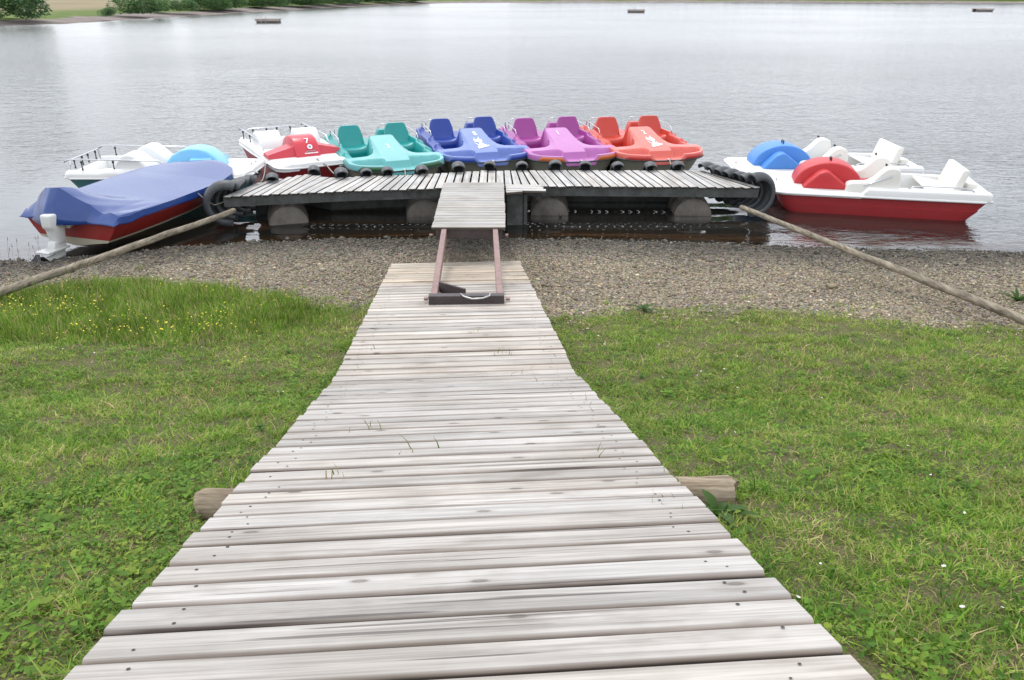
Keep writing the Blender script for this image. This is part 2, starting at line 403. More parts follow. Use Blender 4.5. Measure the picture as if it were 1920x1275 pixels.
# ------------------------------------------------------------------ planks
class Planks:
    def __init__(s): s.V, s.F, s.m, s.g, s.t = [], [], [], [], []
    def plank(s, A, B, w0, up, th=.035, rnd=.012, tint=(1, 1, 1), seg=6, w1=None, off=None, bow=0.0):
        """A, B: centre of the top face at both ends; w0/w1: widths there"""
        A, B, up = Vector(A), Vector(B), Vector(up).normalized()
        w1 = w0 if w1 is None else w1
        d = (B-A); Ln = d.length; d.normalize(); side = up.cross(d).normalized()
        so = off if off is not None else (random.uniform(0, 90), random.uniform(0, 90), random.uniform(0, 90))
        b = len(s.V); n = 0
        for i in range(seg+1):
            f = i/seg; w = w0+(w1-w0)*f; h = w/2; r = min(rnd, h*.42)
            right = [(h, -th), (h, -r*1.25), (h-r*.10, -r*.85), (h-r*.38, -r*.32), (h-r*.62, -r*.09), (h-r*.92, 0), (h-r*.92-.004, 0)]
            prof = [(-y, z) for y, z in right]+right[::-1]
            n = len(prof); c = A+d*(Ln*f)+up*(bow*math.sin(math.pi*f))
            for (y, z) in prof:
                # gap shade painted into the tint down the sides, plus brown staining
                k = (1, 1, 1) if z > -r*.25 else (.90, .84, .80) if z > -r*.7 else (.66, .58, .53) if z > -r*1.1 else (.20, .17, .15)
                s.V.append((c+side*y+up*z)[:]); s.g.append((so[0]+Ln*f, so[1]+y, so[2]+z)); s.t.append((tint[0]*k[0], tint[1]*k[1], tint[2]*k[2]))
        for i in range(seg):
            for k in range(n):
                k2 = (k+1) % n
                s.F.append((b+i*n+k, b+(i+1)*n+k, b+(i+1)*n+k2, b+i*n+k2)); s.m.append(0)
        s.F.append(tuple(b+k for k in range(n))); s.m.append(0)
        s.F.append(tuple(b+seg*n+k for k in range(n))[::-1]); s.m.append(0)
        return d, side
    def screw(s, p, up, r=.0042):
        up = Vector(up).normalized(); x = up.orthogonal().normalized(); y = up.cross(x); b = len(s.V)
        for k in range(7):
            a = 2*math.pi*k/7; q = Vector(p)+x*r*math.cos(a)+y*r*math.sin(a)+up*.0012
            s.V.append(q[:]); s.g.append((0, 0, 0)); s.t.append((1, 1, 1))
        s.F.append(tuple(b+k for k in range(7))); s.m.append(1)
    def obj(s, name, mats, parent=None):
        me = bpy.data.meshes.new(name); me.from_pydata(s.V, [], s.F)
        me.polygons.foreach_set('material_index', s.m)
        a = me.attributes.new('gco', 'FLOAT_VECTOR', 'POINT'); a.data.foreach_set('vector', np.array(s.g, np.float32).ravel())
        a = me.attributes.new('tint', 'FLOAT_COLOR', 'POINT'); c = np.ones((len(s.V), 4), np.float32); c[:, :3] = s.t; a.data.foreach_set('color', c.ravel())
        bm = bmesh.new(); bm.from_mesh(me); bmesh.ops.recalc_face_normals(bm, faces=[f for f in bm.faces if f.material_index == 0]); bm.to_mesh(me); bm.free()
        return link(name, finish(me, mats, True, 21), parent)

def wood_tint(v=.12, warm=.04):
    k = 1+random.uniform(-v, v*.6); w = random.uniform(-warm, warm)
    return (k*(1+w), k, k*(1-w))

def boardwalk(name, label, c0, c1, n0, n1, pitch, half, pale):
    """a run of cross boards on two bearers; boards n0..n1 counted from c0 along c0->c1"""
    c0, c1 = Vector(c0), Vector(c1); d = (c1-c0).normalized()
    lat = Vector((d.y, -d.x, 0)).normalized(); up = lat.cross(d).normalized()
    root = thing(name, label, 'boardwalk', (0, 0, 0))
    P = Planks()
    for i in range(n0, n1):
        c = c0+d*(pitch*(i+.5)); w = pitch-random.uniform(.013, .019)
        skew = random.uniform(-.0035, .0035)
        hl, hr = half+random.uniform(-.007, .007), half+random.uniform(-.007, .007)
        lift = random.uniform(-.0025, .0025)
        k = wood_tint(.15, .025)
        if pale: k = tuple(a*b for a, b in zip(k, pale((i-n0)/(n1-n0))))
        A = c-lat*hl+d*skew+up*lift; B = c+lat*hr-d*skew+up*(lift+random.uniform(-.002, .002))
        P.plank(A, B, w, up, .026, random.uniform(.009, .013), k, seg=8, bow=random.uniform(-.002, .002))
        for sx in (-half+.11, half-.11):
            for sy in (-.024, .026):
                if random.random() < .08: continue
                P.screw(c+lat*(sx+random.uniform(-.035, .035))+d*(sy+random.uniform(-.012, .012))+up*(lift+.0006), up, random.uniform(.0034, .005))
    P.obj('deck_boards', [M['board'], M['screw']], root)
    for sx in (-half+.12, half-.12):
        b = MB(); a0 = c0+d*(pitch*n0)+lat*sx-up*.066; a1 = c0+d*(pitch*n1-.01)+lat*sx-up*.066
        bm = bmesh.new(); bmesh.ops.create_cube(bm, size=1)
        bm.transform(Matrix.Translation((a0+a1)/2) @ Matrix((lat, d, up)).transposed().to_4x4() @ Matrix.Diagonal((.06, (a1-a0).length, .078, 1)))
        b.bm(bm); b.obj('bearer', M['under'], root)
    return root

boardwalk('boardwalk', 'near boardwalk section of wide weathered grey boards running down the grass slope', (-.099, 1.076, 1.977), (-.336, 4.226, .992), -5, 28, .1188, .723, None)
boardwalk('boardwalk', 'farther boardwalk section of pale bleached boards ending on the gravel under the gangway', (-.337, 4.240, .985), (-.634, 8.599, .256), 0, 37, .1195, .723,
          lambda f: (1.10, 1.085, 1.06) if f < .7 else (1.08, 1.0, .87))

def log_obj(name, label, cat, A, B, r0, r1, m, n=14, wob=.012, ends=None):
    A, B = Vector(A), Vector(B); b = MB(); k = 16
    pts = []; rr = []
    for i in range(k+1):
        f = i/k; p = A.lerp(B, f)
        pts.append(p+Vector((random.uniform(-wob, wob), random.uniform(-wob, wob), random.uniform(-wob, wob)))*.5)
        rr.append((r0+(r1-r0)*f)*(1+random.uniform(-.03, .03)))
    d = (B-A).normalized()
    pts = [A-d*.006]+pts+[B+d*.006]; rr = [r0*.86]+rr+[r1*.86]
    b.tube(pts, rr, n)
    return tag(b.obj(name, m, None, True, 40), label, cat)
log_obj('timber_log', 'short round timber log lying under the near boardwalk, ends poking out of the grass', 'log', (-1.045, 2.235, 1.508), (.772, 2.365, 1.466), .060, .064, M['log'])
log_obj('mooring_pole', 'long grey wooden pole on the gravel beside the covered motorboat', 'pole', (-3.80, 10.66, .30), (-5.12, 6.63, .43), .037, .042, M['pole'])
log_obj('mooring_pole', 'long grey wooden pole reaching from the gravel to the jetty beside the red hulled boat', 'pole', (3.18, 10.84, .30), (4.42, 5.50, .605), .034, .040, M['pole'])

# ------------------------------------------------------------------ gravel
def scatter(nc, x0, x1, y0, y1, dens):
    x = rng.uniform(x0, x1, nc); y = rng.uniform(y0, y1, nc)
    k = rng.random(nc) < dens(x, y)
    return x[k], y[k]
def walk_cx(y): return -.099-.0752*(np.asarray(y)-1.076)

def pebbles():
    def dens(x, y):
        g = -grass_edge(x, y)
        s = y+(10.36-np.interp(x, SH[:, 0], SH[:, 1]))*sstep(4.5, 8.5, y)-10.36
        return sstep(-.45, .25, g)*(1-sstep(.05, .5, s))
    x, y = scatter(270000, -10, 10, 5.4, 10.9, dens)
    n = len(x)
    sh = y+(10.36-np.interp(x, SH[:, 0], SH[:, 1]))*sstep(4.5, 8.5, y)-10.36
    near_water = sstep(-1.6, -.1, sh)
    size = rng.gamma(4.0, .0018, n)+.003
    big = rng.random(n) < (.006+.06*sstep(-.6, 0, sh)); size[big] *= rng.uniform(1.4, 2.4, big.sum())
    z = ground_z(x, y)+size*.25
    base = np.array([(1, 0, 0), (0, 1, 0), (-1, 0, 0), (0, -1, 0), (0, 0, 1), (0, 0, -1)], float)
    ang = rng.uniform(0, 2*np.pi, n); c, s = np.cos(ang), np.sin(ang)
    sc = np.stack([size*rng.uniform(.9, 1.5, n), size*rng.uniform(.7, 1.1, n), size*rng.uniform(.4, .8, n)], 1)
    P = base[None]*sc[:, None]*(1+rng.uniform(-.25, .25, (n, 6, 1)))
    # a slanted flat top instead of a point
    Vx = P[..., 0]*c[:, None]-P[..., 1]*s[:, None]+x[:, None]; Vy = P[..., 0]*s[:, None]+P[..., 1]*c[:, None]+y[:, None]; Vz = P[..., 2]+z[:, None]+rng.uniform(-.25, .25, (n, 6))*size[:, None]
    V = np.stack([Vx, Vy, Vz], -1).reshape(-1, 3)
    tri = np.array([(0, 1, 4), (1, 2, 4), (2, 3, 4), (3, 0, 4), (1, 0, 5), (2, 1, 5), (3, 2, 5), (0, 3, 5)])
    F = (np.arange(n)[:, None, None]*6+tri[None]).reshape(-1, 3)
    v = rng.uniform(.10, .42, n)**1.1; warm = rng.uniform(.12, .50, n)
    patch = fbm(x*.9, y*.9, 31); v = v*(.75+.5*patch)
    v = np.where(rng.random(n) < .05, v*1.7, v)
    col = np.stack([v*(1.10+warm*.35), v*(1+warm*.02), v*(.84-warm*.45)], 1)
    wet = near_water[:, None]*.60; grey = np.stack([v*.98, v*.97, v*.90], 1)
    col = col*(1-near_water[:, None]*.55)+grey*near_water[:, None]*.55
    col = np.clip(col*(1-wet), 0, .8)
    me = np_mesh('gravel', V, F, np.full(len(F), 3), M['pebble'], np.repeat(col, 6, 0))
    tag(link('gravel', me), 'loose grey brown gravel covering the shore', 'gravel', kind='stuff')
pebbles()

# ------------------------------------------------------------------ grass
def in_view(x, y): return np.abs(x) < 2.0+.76*y
def off_walk(x, y, m): return np.abs(x-walk_cx(y)) > m
def meadow(x, y):
    """unmown strip on the left by the gravel"""
    return sstep(5.0, 6.9, y+1.0*(fbm(x*1.5, y*1.5, 41)-.5)+.10*(x+4)) * sstep(-1.15, -1.75, x)
def bare(x, y):
    """worn spots, small and ragged"""
    b = .75*sstep(.60, .72, fbm(x*3.4, y*4.2, 23, 4))
    b = np.maximum(b, .8*sstep(2.6, 3.8, x)*sstep(4.6, 5.3, y)*sstep(.46, .62, fbm(x*2.3, y*4.4, 29)))
    return b
PAL = np.array([(.225, .385, .040), (.31, .40, .070), (.60, .48, .25), (.09, .235, .020), (.385, .46, .11)])
def lawn_color(x, y, n):
    f = fbm(x*1.1, y*1.1, 51); g = fbm(x*3.1, y*3.1, 57)
    w = np.stack([.45+0*f, .15+.9*sstep(.45, .7, f), .06+.30*sstep(.5, .72, g)+.25*sstep(.55, .7, f), .22+.5*sstep(.55, .3, g), .25+.2*f], 1)
    w /= w.sum(1, keepdims=True); u = rng.random((n, 1)); i = (np.cumsum(w, 1) < u).sum(1).clip(0, 4)
    return PAL[i]*rng.uniform(.65, 1.3, (n, 1))*(.62+.72*fbm(x*11, y*11, 58, 2))[:, None]
def blades(name, x, y, h, w, col, lean, label, cat, mt):
    n = len(x); z = ground_z(x, y)-.006
    a = rng.uniform(0, 2*np.pi, n); b = rng.uniform(0, 2*np.pi, n)
    ux, uy = np.cos(a)*w, np.sin(a)*w; lx, ly = np.cos(b)*lean*h, np.sin(b)*lean*h
    def pt(sx, f, k): return np.stack([x+ux*sx*k+lx*f*f, y+uy*sx*k+ly*f*f, z+h*f*(1-.35*lean*f)], 1)
    V = np.stack([pt(-.5, 0, 1), pt(.5, 0, 1), pt(-.5, .55, .85), pt(.5, .55, .85), pt(0, 1, 0)], 1).reshape(-1, 3)
    o = np.arange(n)[:, None]*5
    q = np.concatenate([o+np.array([[0, 1, 3, 2]]), o+np.array([[2, 3, 4]])], 1).ravel()
    me = np_mesh(name, V, q, np.tile([4, 3], n), mt, np.repeat(col, 5, 0))
    return tag(link(name, me), label, cat, kind='stuff')
def lawn_grass():
    xs, ys = [], []
    for (y0, y1, d) in ((.2, 2.6, 19000), (2.6, 4.6, 12500), (4.6, 8.4, 7500)):
        xm = 2.1+.76*y1; nc = int(2*xm*(y1-y0)*d)
        x, y = scatter(nc, -xm, xm, y0, y1, lambda x, y: in_view(x, y)*off_walk(x, y, .705)*sstep(-.30, .32, grass_edge(x, y))*(1-.9*bare(x, y))*(1-.45*meadow(x, y))*(.30+.70*sstep(.34, .52, fbm(x*9, y*9, 59, 2))))
        xs.append(x); ys.append(y)
    x = np.concatenate(xs); y = np.concatenate(ys); n = len(x)
    tall = fbm(x*2.0, y*2.0, 61); edge = 1-sstep(.0, .16, np.abs(x-walk_cx(y))-.72)
    h = rng.uniform(.018, .046, n)*(.6+.8*tall)*(.55+.95*fbm(x*8, y*8, 62, 2))+edge*rng.uniform(0, .05, n)*sstep(.45, .6, fbm(y*2.0, x*0+3, 67))
    h = np.where(rng.random(n) < .012, h*2.2, h)
    w = rng.uniform(.0026, .0048, n)*(1+.10*y)
    blades('lawn_grass', x, y, h, w, lawn_color(x, y, n), rng.uniform(.3, 1.5, n), 'short mown patchy lawn on both sides of the boardwalk', 'grass', M['grass'])
    # unmown strip
    x, y = scatter(190000, -7.2, -1.1, 5.4, 8.5, lambda x, y: in_view(x, y)*sstep(-.30, .40, grass_edge(x, y))*meadow(x, y)*off_walk(x, y, .9)*(.35+.65*fbm(x*2, y*2, 71)))
    n = len(x); k = fbm(x*1.6, y*1.6, 73)
    h = rng.uniform(.05, .17, n)*(.45+1.0*k)*sstep(-1.0, -2.4, x).clip(.35, 1)*(.3+.8*meadow(x, y))*(.45+.6*sstep(-.2, .45, grass_edge(x, y)))
    h = np.where(rng.random(n) < .03, h*1.7, h)
    c = PAL[rng.choice(5, n, p=[.36, .13, .14, .25, .12])]*rng.uniform(.6, 1.2, (n, 1))*(.50+.75*fbm(x*6, y*6, 74, 2))[:, None]
    blades('meadow_grass', x, y, h, rng.uniform(.004, .007, n), c, rng.uniform(.1, .7, n), 'tall unmown grass strip beside the gravel on the left', 'grass', M['grass'])
    # scattered tufts on the gravel margin
    cx, cy = scatter(500, -8, 8, 5.6, 8.8, lambda x, y: in_view(x, y)*sstep(.0, -.1, grass_edge(x, y))*sstep(-.9, -.15, grass_edge(x, y))*.55)
    k = rng.integers(8, 26, len(cx)); x = np.repeat(cx, k)+rng.normal(0, .03, k.sum()); y = np.repeat(cy, k)+rng.normal(0, .03, k.sum()); n = len(x)
    blades('shore_tufts', x, y, rng.uniform(.02, .09, n), rng.uniform(.004, .007, n), PAL[rng.choice(5, n, p=[.3, .25, .2, .1, .15])]*rng.uniform(.8, 1.2, (n, 1)), rng.uniform(.2, .9, n), 'small grass tufts growing in the gravel edge', 'grass', M['grass'])
lawn_grass()

def broad_leaves():
    """clover, plantain and dandelion leaves in the lawn"""
    xs, ys = [], []
    for (y0, y1, d) in ((.2, 2.8, 1100), (2.8, 4.8, 600), (4.8, 7.6, 220)):
        xm = 2.1+.76*y1; nc = int(2*xm*(y1-y0)*d)
        x, y = scatter(nc, -xm, xm, y0, y1, lambda x, y: in_view(x, y)*off_walk(x, y, .735)*sstep(-.02, .2, grass_edge(x, y))*(.12+.88*sstep(.46, .62, fbm(x*1.5, y*1.5, 83)))*(1-meadow(x, y))*(1-.6*bare(x, y)))
        xs.append(x); ys.append(y)
    cx = np.concatenate(xs); cy = np.concatenate(ys); m = len(cx)
    k = rng.integers(4, 9, m); n = k.sum()
    X0 = np.repeat(cx, k)+rng.normal(0, .012, n); Y0 = np.repeat(cy, k)+rng.normal(0, .012, n)
    sz = np.repeat(rng.uniform(.009, .023, m)*(.9+.7*(rng.random(m) < .06)), k)*rng.uniform(.7, 1.2, n)
    a = rng.uniform(0, 2*np.pi, n); ca, sa = np.cos(a), np.sin(a); el = rng.uniform(.1, .75, n); wd = sz*rng.uniform(.28, .5, n)
    Z0 = ground_z(X0, Y0)+rng.uniform(.004, .028, n)
    def pt(u, v, dz): return np.stack([X0+ca*u*sz-sa*v*wd, Y0+sa*u*sz+ca*v*wd, Z0+np.sin(el)*u*sz-.35*el*u*u*sz+dz*wd], 1)
    V = np.stack([pt(0, 0, 0), pt(.4, -.9, .25), pt(.45, 0, 0), pt(.4, .9, .25), pt(1, -.25, .1), pt(1.08, 0, 0), pt(1, .25, .1)], 1).reshape(-1, 3)
    o = np.arange(n)[:, None]*7
    q = np.concatenate([o+np.array([[0, 2, 1]]), o+np.array([[0, 3, 2]]), o+np.array([[1, 2, 5, 4]]), o+np.array([[2, 3, 6, 5]])], 1).ravel()
    base = np.array([(.12, .24, .02), (.16, .30, .03), (.24, .33, .04), (.08, .18, .015)])
    col = np.repeat(base[rng.choice(4, m)], k, 0)*rng.uniform(.75, 1.3, (n, 1))
    me = np_mesh('lawn_weeds', V, q, np.tile([3, 3, 4, 4], n), M['grass'], np.repeat(col, 7, 0))
    tag(link('lawn_weeds', me), 'broad leaved clover and plantain among the lawn grass', 'weeds', kind='stuff')
broad_leaves()

def flower_dots(name, x, y, h, r, col, label, stem=True):
    n = len(x); z = ground_z(x, y)+h; a = np.arange(6)*np.pi/3
    tl = rng.uniform(-.5, .5, (n, 2))
    V = np.stack([x[:, None]+np.cos(a)*r[:, None], y[:, None]+np.sin(a)*r[:, None], z[:, None]+(np.cos(a)*tl[:, :1]+np.sin(a)*tl[:, 1:])*r[:, None]], -1)
    V = np.concatenate([V, np.stack([x, y, z-.5*r], 1)[:, None]], 1).reshape(-1, 3)
    tri = np.array([(i, (i+1) % 6, 6) for i in range(6)]); F = (np.arange(n)[:, None, None]*7+tri[None]).reshape(-1, 3)
    c = np.repeat(np.array([col])*rng.uniform(.8, 1.1, (n, 1)), 7, 0)
    tag(link(name, np_mesh(name, V, F, np.full(len(F), 3), M['petal'], c)), label, 'flowers', kind='stuff')
x, y = scatter(5200, -7, -1.3, 4.9, 8.0, lambda x, y: in_view(x, y)*sstep(-.05, .1, grass_edge(x, y))*(.08+.92*meadow(x, y))*sstep(.36, .6, fbm(x*1.2, y*1.2, 91)))
flower_dots('yellow_flowers', x, y, rng.uniform(.05, .20, len(x))*(.3+.7*meadow(x, y)), rng.uniform(.0045, .0075, len(x)), (.75, .66, .05), 'tiny yellow buttercups in the tall grass')
x, y = scatter(420, -6, 6, .8, 6.5, lambda x, y: in_view(x, y)*off_walk(x, y, .75)*sstep(.1, .3, grass_edge(x, y))*sstep(.5, .66, fbm(x*1.4, y*1.4, 97)))
flower_dots('white_clover_flowers', x, y, rng.uniform(.03, .05, len(x)), rng.uniform(.004, .007, len(x)), (.7, .68, .62), 'tiny white clover heads dotted over the lawn')

# grass growing through and over the boards
def strays():
    P = []
    spots = [(-.05, 4.75, 8), (.33, 3.55, 7), (.22, 3.9, 5), (.1, 4.3, 6), (-.95, 4.9, 4), (.30, 2.5, 6), (-.35, 2.62, 5), (-.62, 3.0, 5), (.50, 1.95, 5), (-.6, 2.3, 5), (-.3, 5.3, 5), (.36, 3.2, 5), (.55, 2.2, 4)]
    for cx, cy, k in spots: P += [(cx+random.gauss(0, .035), cy+random.gauss(0, .05)) for _ in range(k)]
    P = np.array(P); x, y = P[:, 0], P[:, 1]; n = len(x)
    zb = np.where(y < 4.23, 1.977-.3127*(y-1.076), .985-.1668*(y-4.24))
    h = rng.uniform(.015, .06, n)
    a = rng.uniform(0, 2*np.pi, n); b = rng.uniform(0, 2*np.pi, n); w = rng.uniform(.0015, .003, n); le = rng.uniform(.2, 1.3, n)
    def pt(s, f, k): return np.stack([x+np.cos(a)*w*s*k+np.cos(b)*le*h*f*f, y+np.sin(a)*w*s*k+np.sin(b)*le*h*f*f, zb-.02+(h+.02)*f], 1)
    V = np.stack([pt(-1, 0, 1), pt(1, 0, 1), pt(-1, .6, .8), pt(1, .6, .8), pt(0, 1, 0)], 1).reshape(-1, 3)
    o = np.arange(n)[:, None]*5
    q = np.concatenate([o+np.array([[0, 1, 3, 2]]), o+np.array([[2, 3, 4]])], 1).ravel()
    col = np.array([(.10, .17, .03), (.35, .30, .16), (.22, .22, .07)])[rng.choice(3, n, p=[.4, .35, .25])]
    tag(link('stray_grass', np_mesh('stray_grass', V, q, np.tile([4, 3], n), M['grass'], np.repeat(col, 5, 0))), 'thin grass shoots sprouting between the boards', 'grass', kind='stuff')
strays()
def dock_plant(name, label, c, n, ln, wd, seed):
    """a rosette of long upright leaves"""
    r = random.Random(seed); V, F, T = [], [], []
    for i in range(n):
        a = 2*math.pi*i/n+r.uniform(-.4, .4); L = ln*r.uniform(.6, 1.1); el = r.uniform(.6, 1.25); w = wd*r.uniform(.7, 1.1)
        b = len(V); g = r.uniform(.8, 1.2)
        for k in range(6):
            f = k/5; u = L*(f*math.cos(el)+.35*f*f*L/ln); z = L*(f*math.sin(el)-.45*f*f*math.sin(el))
            ww = w*math.sin(math.pi*min(1, f*.92+.06))**.8
            for s in (-1, 0, 1):
                V.append((c[0]+math.cos(a)*u-math.sin(a)*ww*s, c[1]+math.sin(a)*u+math.cos(a)*ww*s, c[2]+z+abs(s)*ww*.3)); T.append((.07*g, .145*g, .03*g))
        for k in range(5):
            for j in range(2): F.append((b+k*3+j, b+k*3+j+1, b+(k+1)*3+j+1, b+(k+1)*3+j))
    me = np_mesh(name, np.array(V), np.array(F), np.full(len(F), 4), M['grass'], np.array(T), smooth=True)
    tag(link(name, me), label, 'plant')
dock_plant('dock_plant', 'green leafy dock plant beside the right end of the timber log', (.69, 2.22, float(ground_z(.69, 2.22))), 8, .12, .020, 3)
dock_plant('dock_plant', 'light green leafy weed at the gravel edge right of the boardwalk', (1.20, 6.72, float(ground_z(1.2, 6.72))), 14, .13, .018, 5)
dock_plant('weed_clump', 'green weed clump on the gravel beyond the right pole at the picture edge', (4.97, 7.31, float(ground_z(4.97, 7.31))), 22, .20, .016, 9)
#PART3
# ------------------------------------------------------------------ floating jetty
ZD = .47
KS = 1.0392
def K2(x, y): return (x*KS, y*KS)
REAR = [(-3.62, 11.14), (-3.03, 11.74), (-2.61, 11.47), (-2.13, 11.58), (-1.78, 11.64), (-1.32, 11.72), (-1.04, 11.80), (-.80, 11.87), (-.48, 11.95), (-.08, 11.98), (.27, 11.98), (.83, 11.98), (1.69, 11.98), (2.60, 11.98), (2.87, 11.98)]
FRONT = [(-3.82, 10.39), (-3.19, 10.53), (-2.83, 10.60), (-2.34, 10.70), (-1.93, 10.76), (-1.39, 10.84), (-1.05, 10.89), (-.80, 10.94), (-.47, 10.98), (-.06, 11.0), (.41, 11.01), (.99, 11.0), (1.86, 10.97), (2.74, 10.94), (3.42, 10.92)]
REAR = [K2(*p) for p in REAR]; FRONT = [K2(*p) for p in FRONT]
def poly_at(P, f):
    f = f*(len(P)-1); i = min(int(f), len(P)-2); t = f-i
    return Vector((P[i][0]*(1-t)+P[i+1][0]*t, P[i][1]*(1-t)+P[i+1][1]*t, 0))
def arc_params(P, Q, n):
    """split the pair of edge lines into n equal steps along the front"""
    m = 600; pts = [poly_at(P, i/m) for i in range(m+1)]; s = [0]
    for i in range(m): s.append(s[-1]+(pts[i+1]-pts[i]).length)
    return [np.interp(s[-1]*k/n, s, np.linspace(0, 1, m+1)) for k in range(n+1)]
jetty = thing('floating_jetty', 'grey plank floating jetty on dark barrels with boats moored along its far edge', 'jetty', (0, 11.7, 0))
jx = Matrix.Translation((0, -11.7, 0))
NP = 60
ts = arc_params(FRONT, REAR, NP)
P = Planks()
for i in range(NP):
    a0, a1 = ts[i], ts[i+1]
    f0, f1, r0, r1 = poly_at(FRONT, a0), poly_at(FRONT, a1), poly_at(REAR, a0), poly_at(REAR, a1)
    gap = random.uniform(.016, .022) if not 24 < i < 36 else random.uniform(.018, .028)
    A = (f0+f1)/2; B = (r0+r1)/2; d = (B-A).normalized()
    A = A-d*random.uniform(.03, .06); B = B+d*random.uniform(0, .03)
    A.z = B.z = ZD+random.uniform(-.004, .004)
    A.y -= 11.7; B.y -= 11.7
    side = Vector((d.y, -d.x, 0))
    w0 = abs((f1-f0).dot(side))-gap; w1 = abs((r1-r0).dot(side))-gap
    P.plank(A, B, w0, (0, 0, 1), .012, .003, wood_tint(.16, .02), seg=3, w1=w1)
P.obj('deck', [M['jetty_plank'], M['screw']], jetty)
def ribbon_beam(name, frac_a, frac_b, z0, z1, m, off=0.0, a=0.0, b=1.0, thick=.07, n=28):
    """beam following the jetty's length at a fraction of its depth"""
    mb = MB(); V = []
    for i in range(n+1):
        f = a+(b-a)*i/n; F0, R0 = poly_at(FRONT, f), poly_at(REAR, f); d = (R0-F0).normalized()
        p = F0.lerp(R0, frac_a)+d*off; q = p+d*thick
        V += [(p.x, p.y-11.7, z0), (p.x, p.y-11.7, z1), (q.x, q.y-11.7, z1), (q.x, q.y-11.7, z0)]
    Fc = []
    for i in range(n):
        for k in range(4): Fc.append((i*4+k, i*4+(k+1) % 4, (i+1)*4+(k+1) % 4, (i+1)*4+k))
    Fc += [(0, 1, 2, 3), (n*4+3, n*4+2, n*4+1, n*4)]
    mb.add(V, Fc); return mb.obj(name, m, jetty, recalc=True)
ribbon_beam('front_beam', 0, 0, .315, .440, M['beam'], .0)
ribbon_beam('rear_beam_blocker', 1, 1, -.03, .449, M['beam'], -.08)  # deepened below the waterline to block reflections of the boats behind
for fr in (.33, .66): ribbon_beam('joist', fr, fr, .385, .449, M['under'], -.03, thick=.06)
def float_drum(x, y, rot):
    b = MB(); n = 28; prof = [(.0, -.42), (.24, -.42), (.275, -.40), (.282, -.36), (.282, -.15), (.292, -.135), (.282, -.12), (.282, .12), (.292, .135), (.282, .15), (.282, .36), (.275, .40), (.24, .42), (0, .42)]
    V, F = [], []
    for (r, h) in prof:
        for k in range(n):
            a = 2*math.pi*k/n; V.append((r*math.cos(a), h, r*math.sin(a)))
    for i in range(len(prof)-1):
        for k in range(n): F.append((i*n+k, i*n+(k+1) % n, (i+1)*n+(k+1) % n, (i+1)*n+k))
    b.add(V, F)
    # bung and rim on the visible end
    b.lathe([(.03, -.43), (.03, -.415)], (.12, 0, .12), 10, axis='y')
    o = b.obj('float_drum', M['drum'], jetty, True, 40, True); o.location = (x*KS, y*KS-11.7, -.02); o.rotation_euler = (0, random.uniform(-1, 1), rot)
for (x, y, r) in ((-3.18, 11.03, .30), (-1.27, 11.42, .12), (.55, 11.50, -.03), (2.60, 11.48, -.06)): float_drum(x, y, r)
# side step with its own little deck and dark panel below
st = MB(); P = Planks()
for (a, b) in (((-.088, 11.31), (.416, 11.285)), ((-.086, 11.187), (.442, 11.155)), ((-.083, 11.06), (.473, 11.025))):
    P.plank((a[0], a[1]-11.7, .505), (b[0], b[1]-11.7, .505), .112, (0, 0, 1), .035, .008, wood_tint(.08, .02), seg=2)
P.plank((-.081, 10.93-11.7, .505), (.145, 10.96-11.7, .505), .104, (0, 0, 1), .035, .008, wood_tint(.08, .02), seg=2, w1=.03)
step = P.obj('step_deck', [M['jetty_plank'], M['screw']], jetty)
b = MB(); b.box((.04, 11.04-11.7, .16), (.22, .05, .58)); b.box((.19, 11.08-11.7, .14), (.05, .06, .60)); b.box((.20, 11.15-11.7, .435), (.46, .05, .07)); b.obj('step_support', M['beam'], step, recalc=False)

# ------------------------------------------------------------------ gangway
gw = thing('gangway', 'short gangway of pale slats and brown steel rails bridging from the boardwalk to the jetty', 'gangway', (-.5, 9.0, .64))
gl = Vector((-.5, 9.0, .64))
P = Planks(); n = 19
for i in range(n):
    f = (i+.5)/n
    l = Vector((-.880, 8.50, .69)).lerp(Vector((-.988, 11.46, .512)), f)-gl; r = Vector((-.071, 8.50, .69)).lerp(Vector((-.116, 11.46, .512)), f)-gl
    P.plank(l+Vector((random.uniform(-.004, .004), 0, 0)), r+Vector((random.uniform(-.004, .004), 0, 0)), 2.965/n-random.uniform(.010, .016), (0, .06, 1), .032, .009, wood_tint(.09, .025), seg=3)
P.obj('deck', [M['ramp_plank'], M['screw']], gw)
def chan(name, A, B, w, h, m, par=gw, bev=.004):
    A, B = Vector(A)-gl, Vector(B)-gl; d = (B-A).normalized(); s = Vector((d.y, -d.x, 0)).normalized(); u = s.cross(d)
    bm = bmesh.new(); bmesh.ops.create_cube(bm, size=1)
    bmesh.ops.scale(bm, vec=(w, (B-A).length, h), verts=bm.verts)
    bmesh.ops.bevel(bm, geom=list(bm.edges), offset=bev, segments=1, affect='EDGES')
    bm.transform(Matrix.Translation((A+B)/2) @ Matrix((s, d, u)).transposed().to_4x4())
    b = MB(); b.bm(bm); return b.obj(name, m, par)
for (xa, xb) in ((-.668, -.752), (-.102, -.187)): chan('rail', (xa, 6.37, .660), (xb, 8.6, .625), .056, .085, M['rust'])
chan('cross_bar', (-.708, 6.335, .672), (-.066, 6.342, .676), .075, .088, M['darksteel'])
chan('cross_bar', (-.845, 8.56, .600), (-.105, 8.56, .600), .07, .11, M['darksteel'])
chan('brace', (-.640, 6.60, .69), (-.40, 6.42, .69), .020, .10, M['darksteel'])
b = MB(); h0 = Vector((-.435, 6.34, .722))-gl
b.tube([h0, h0+Vector((.03, -.07, .004)), h0+Vector((.10, -.10, -.006)), h0+Vector((.19, -.09, -.004)), h0+Vector((.245, -.055, .004)), h0+Vector((.25, .0, .002))], .0075, 8)
b.obj('pull_handle', M['galv'], gw, True, None)
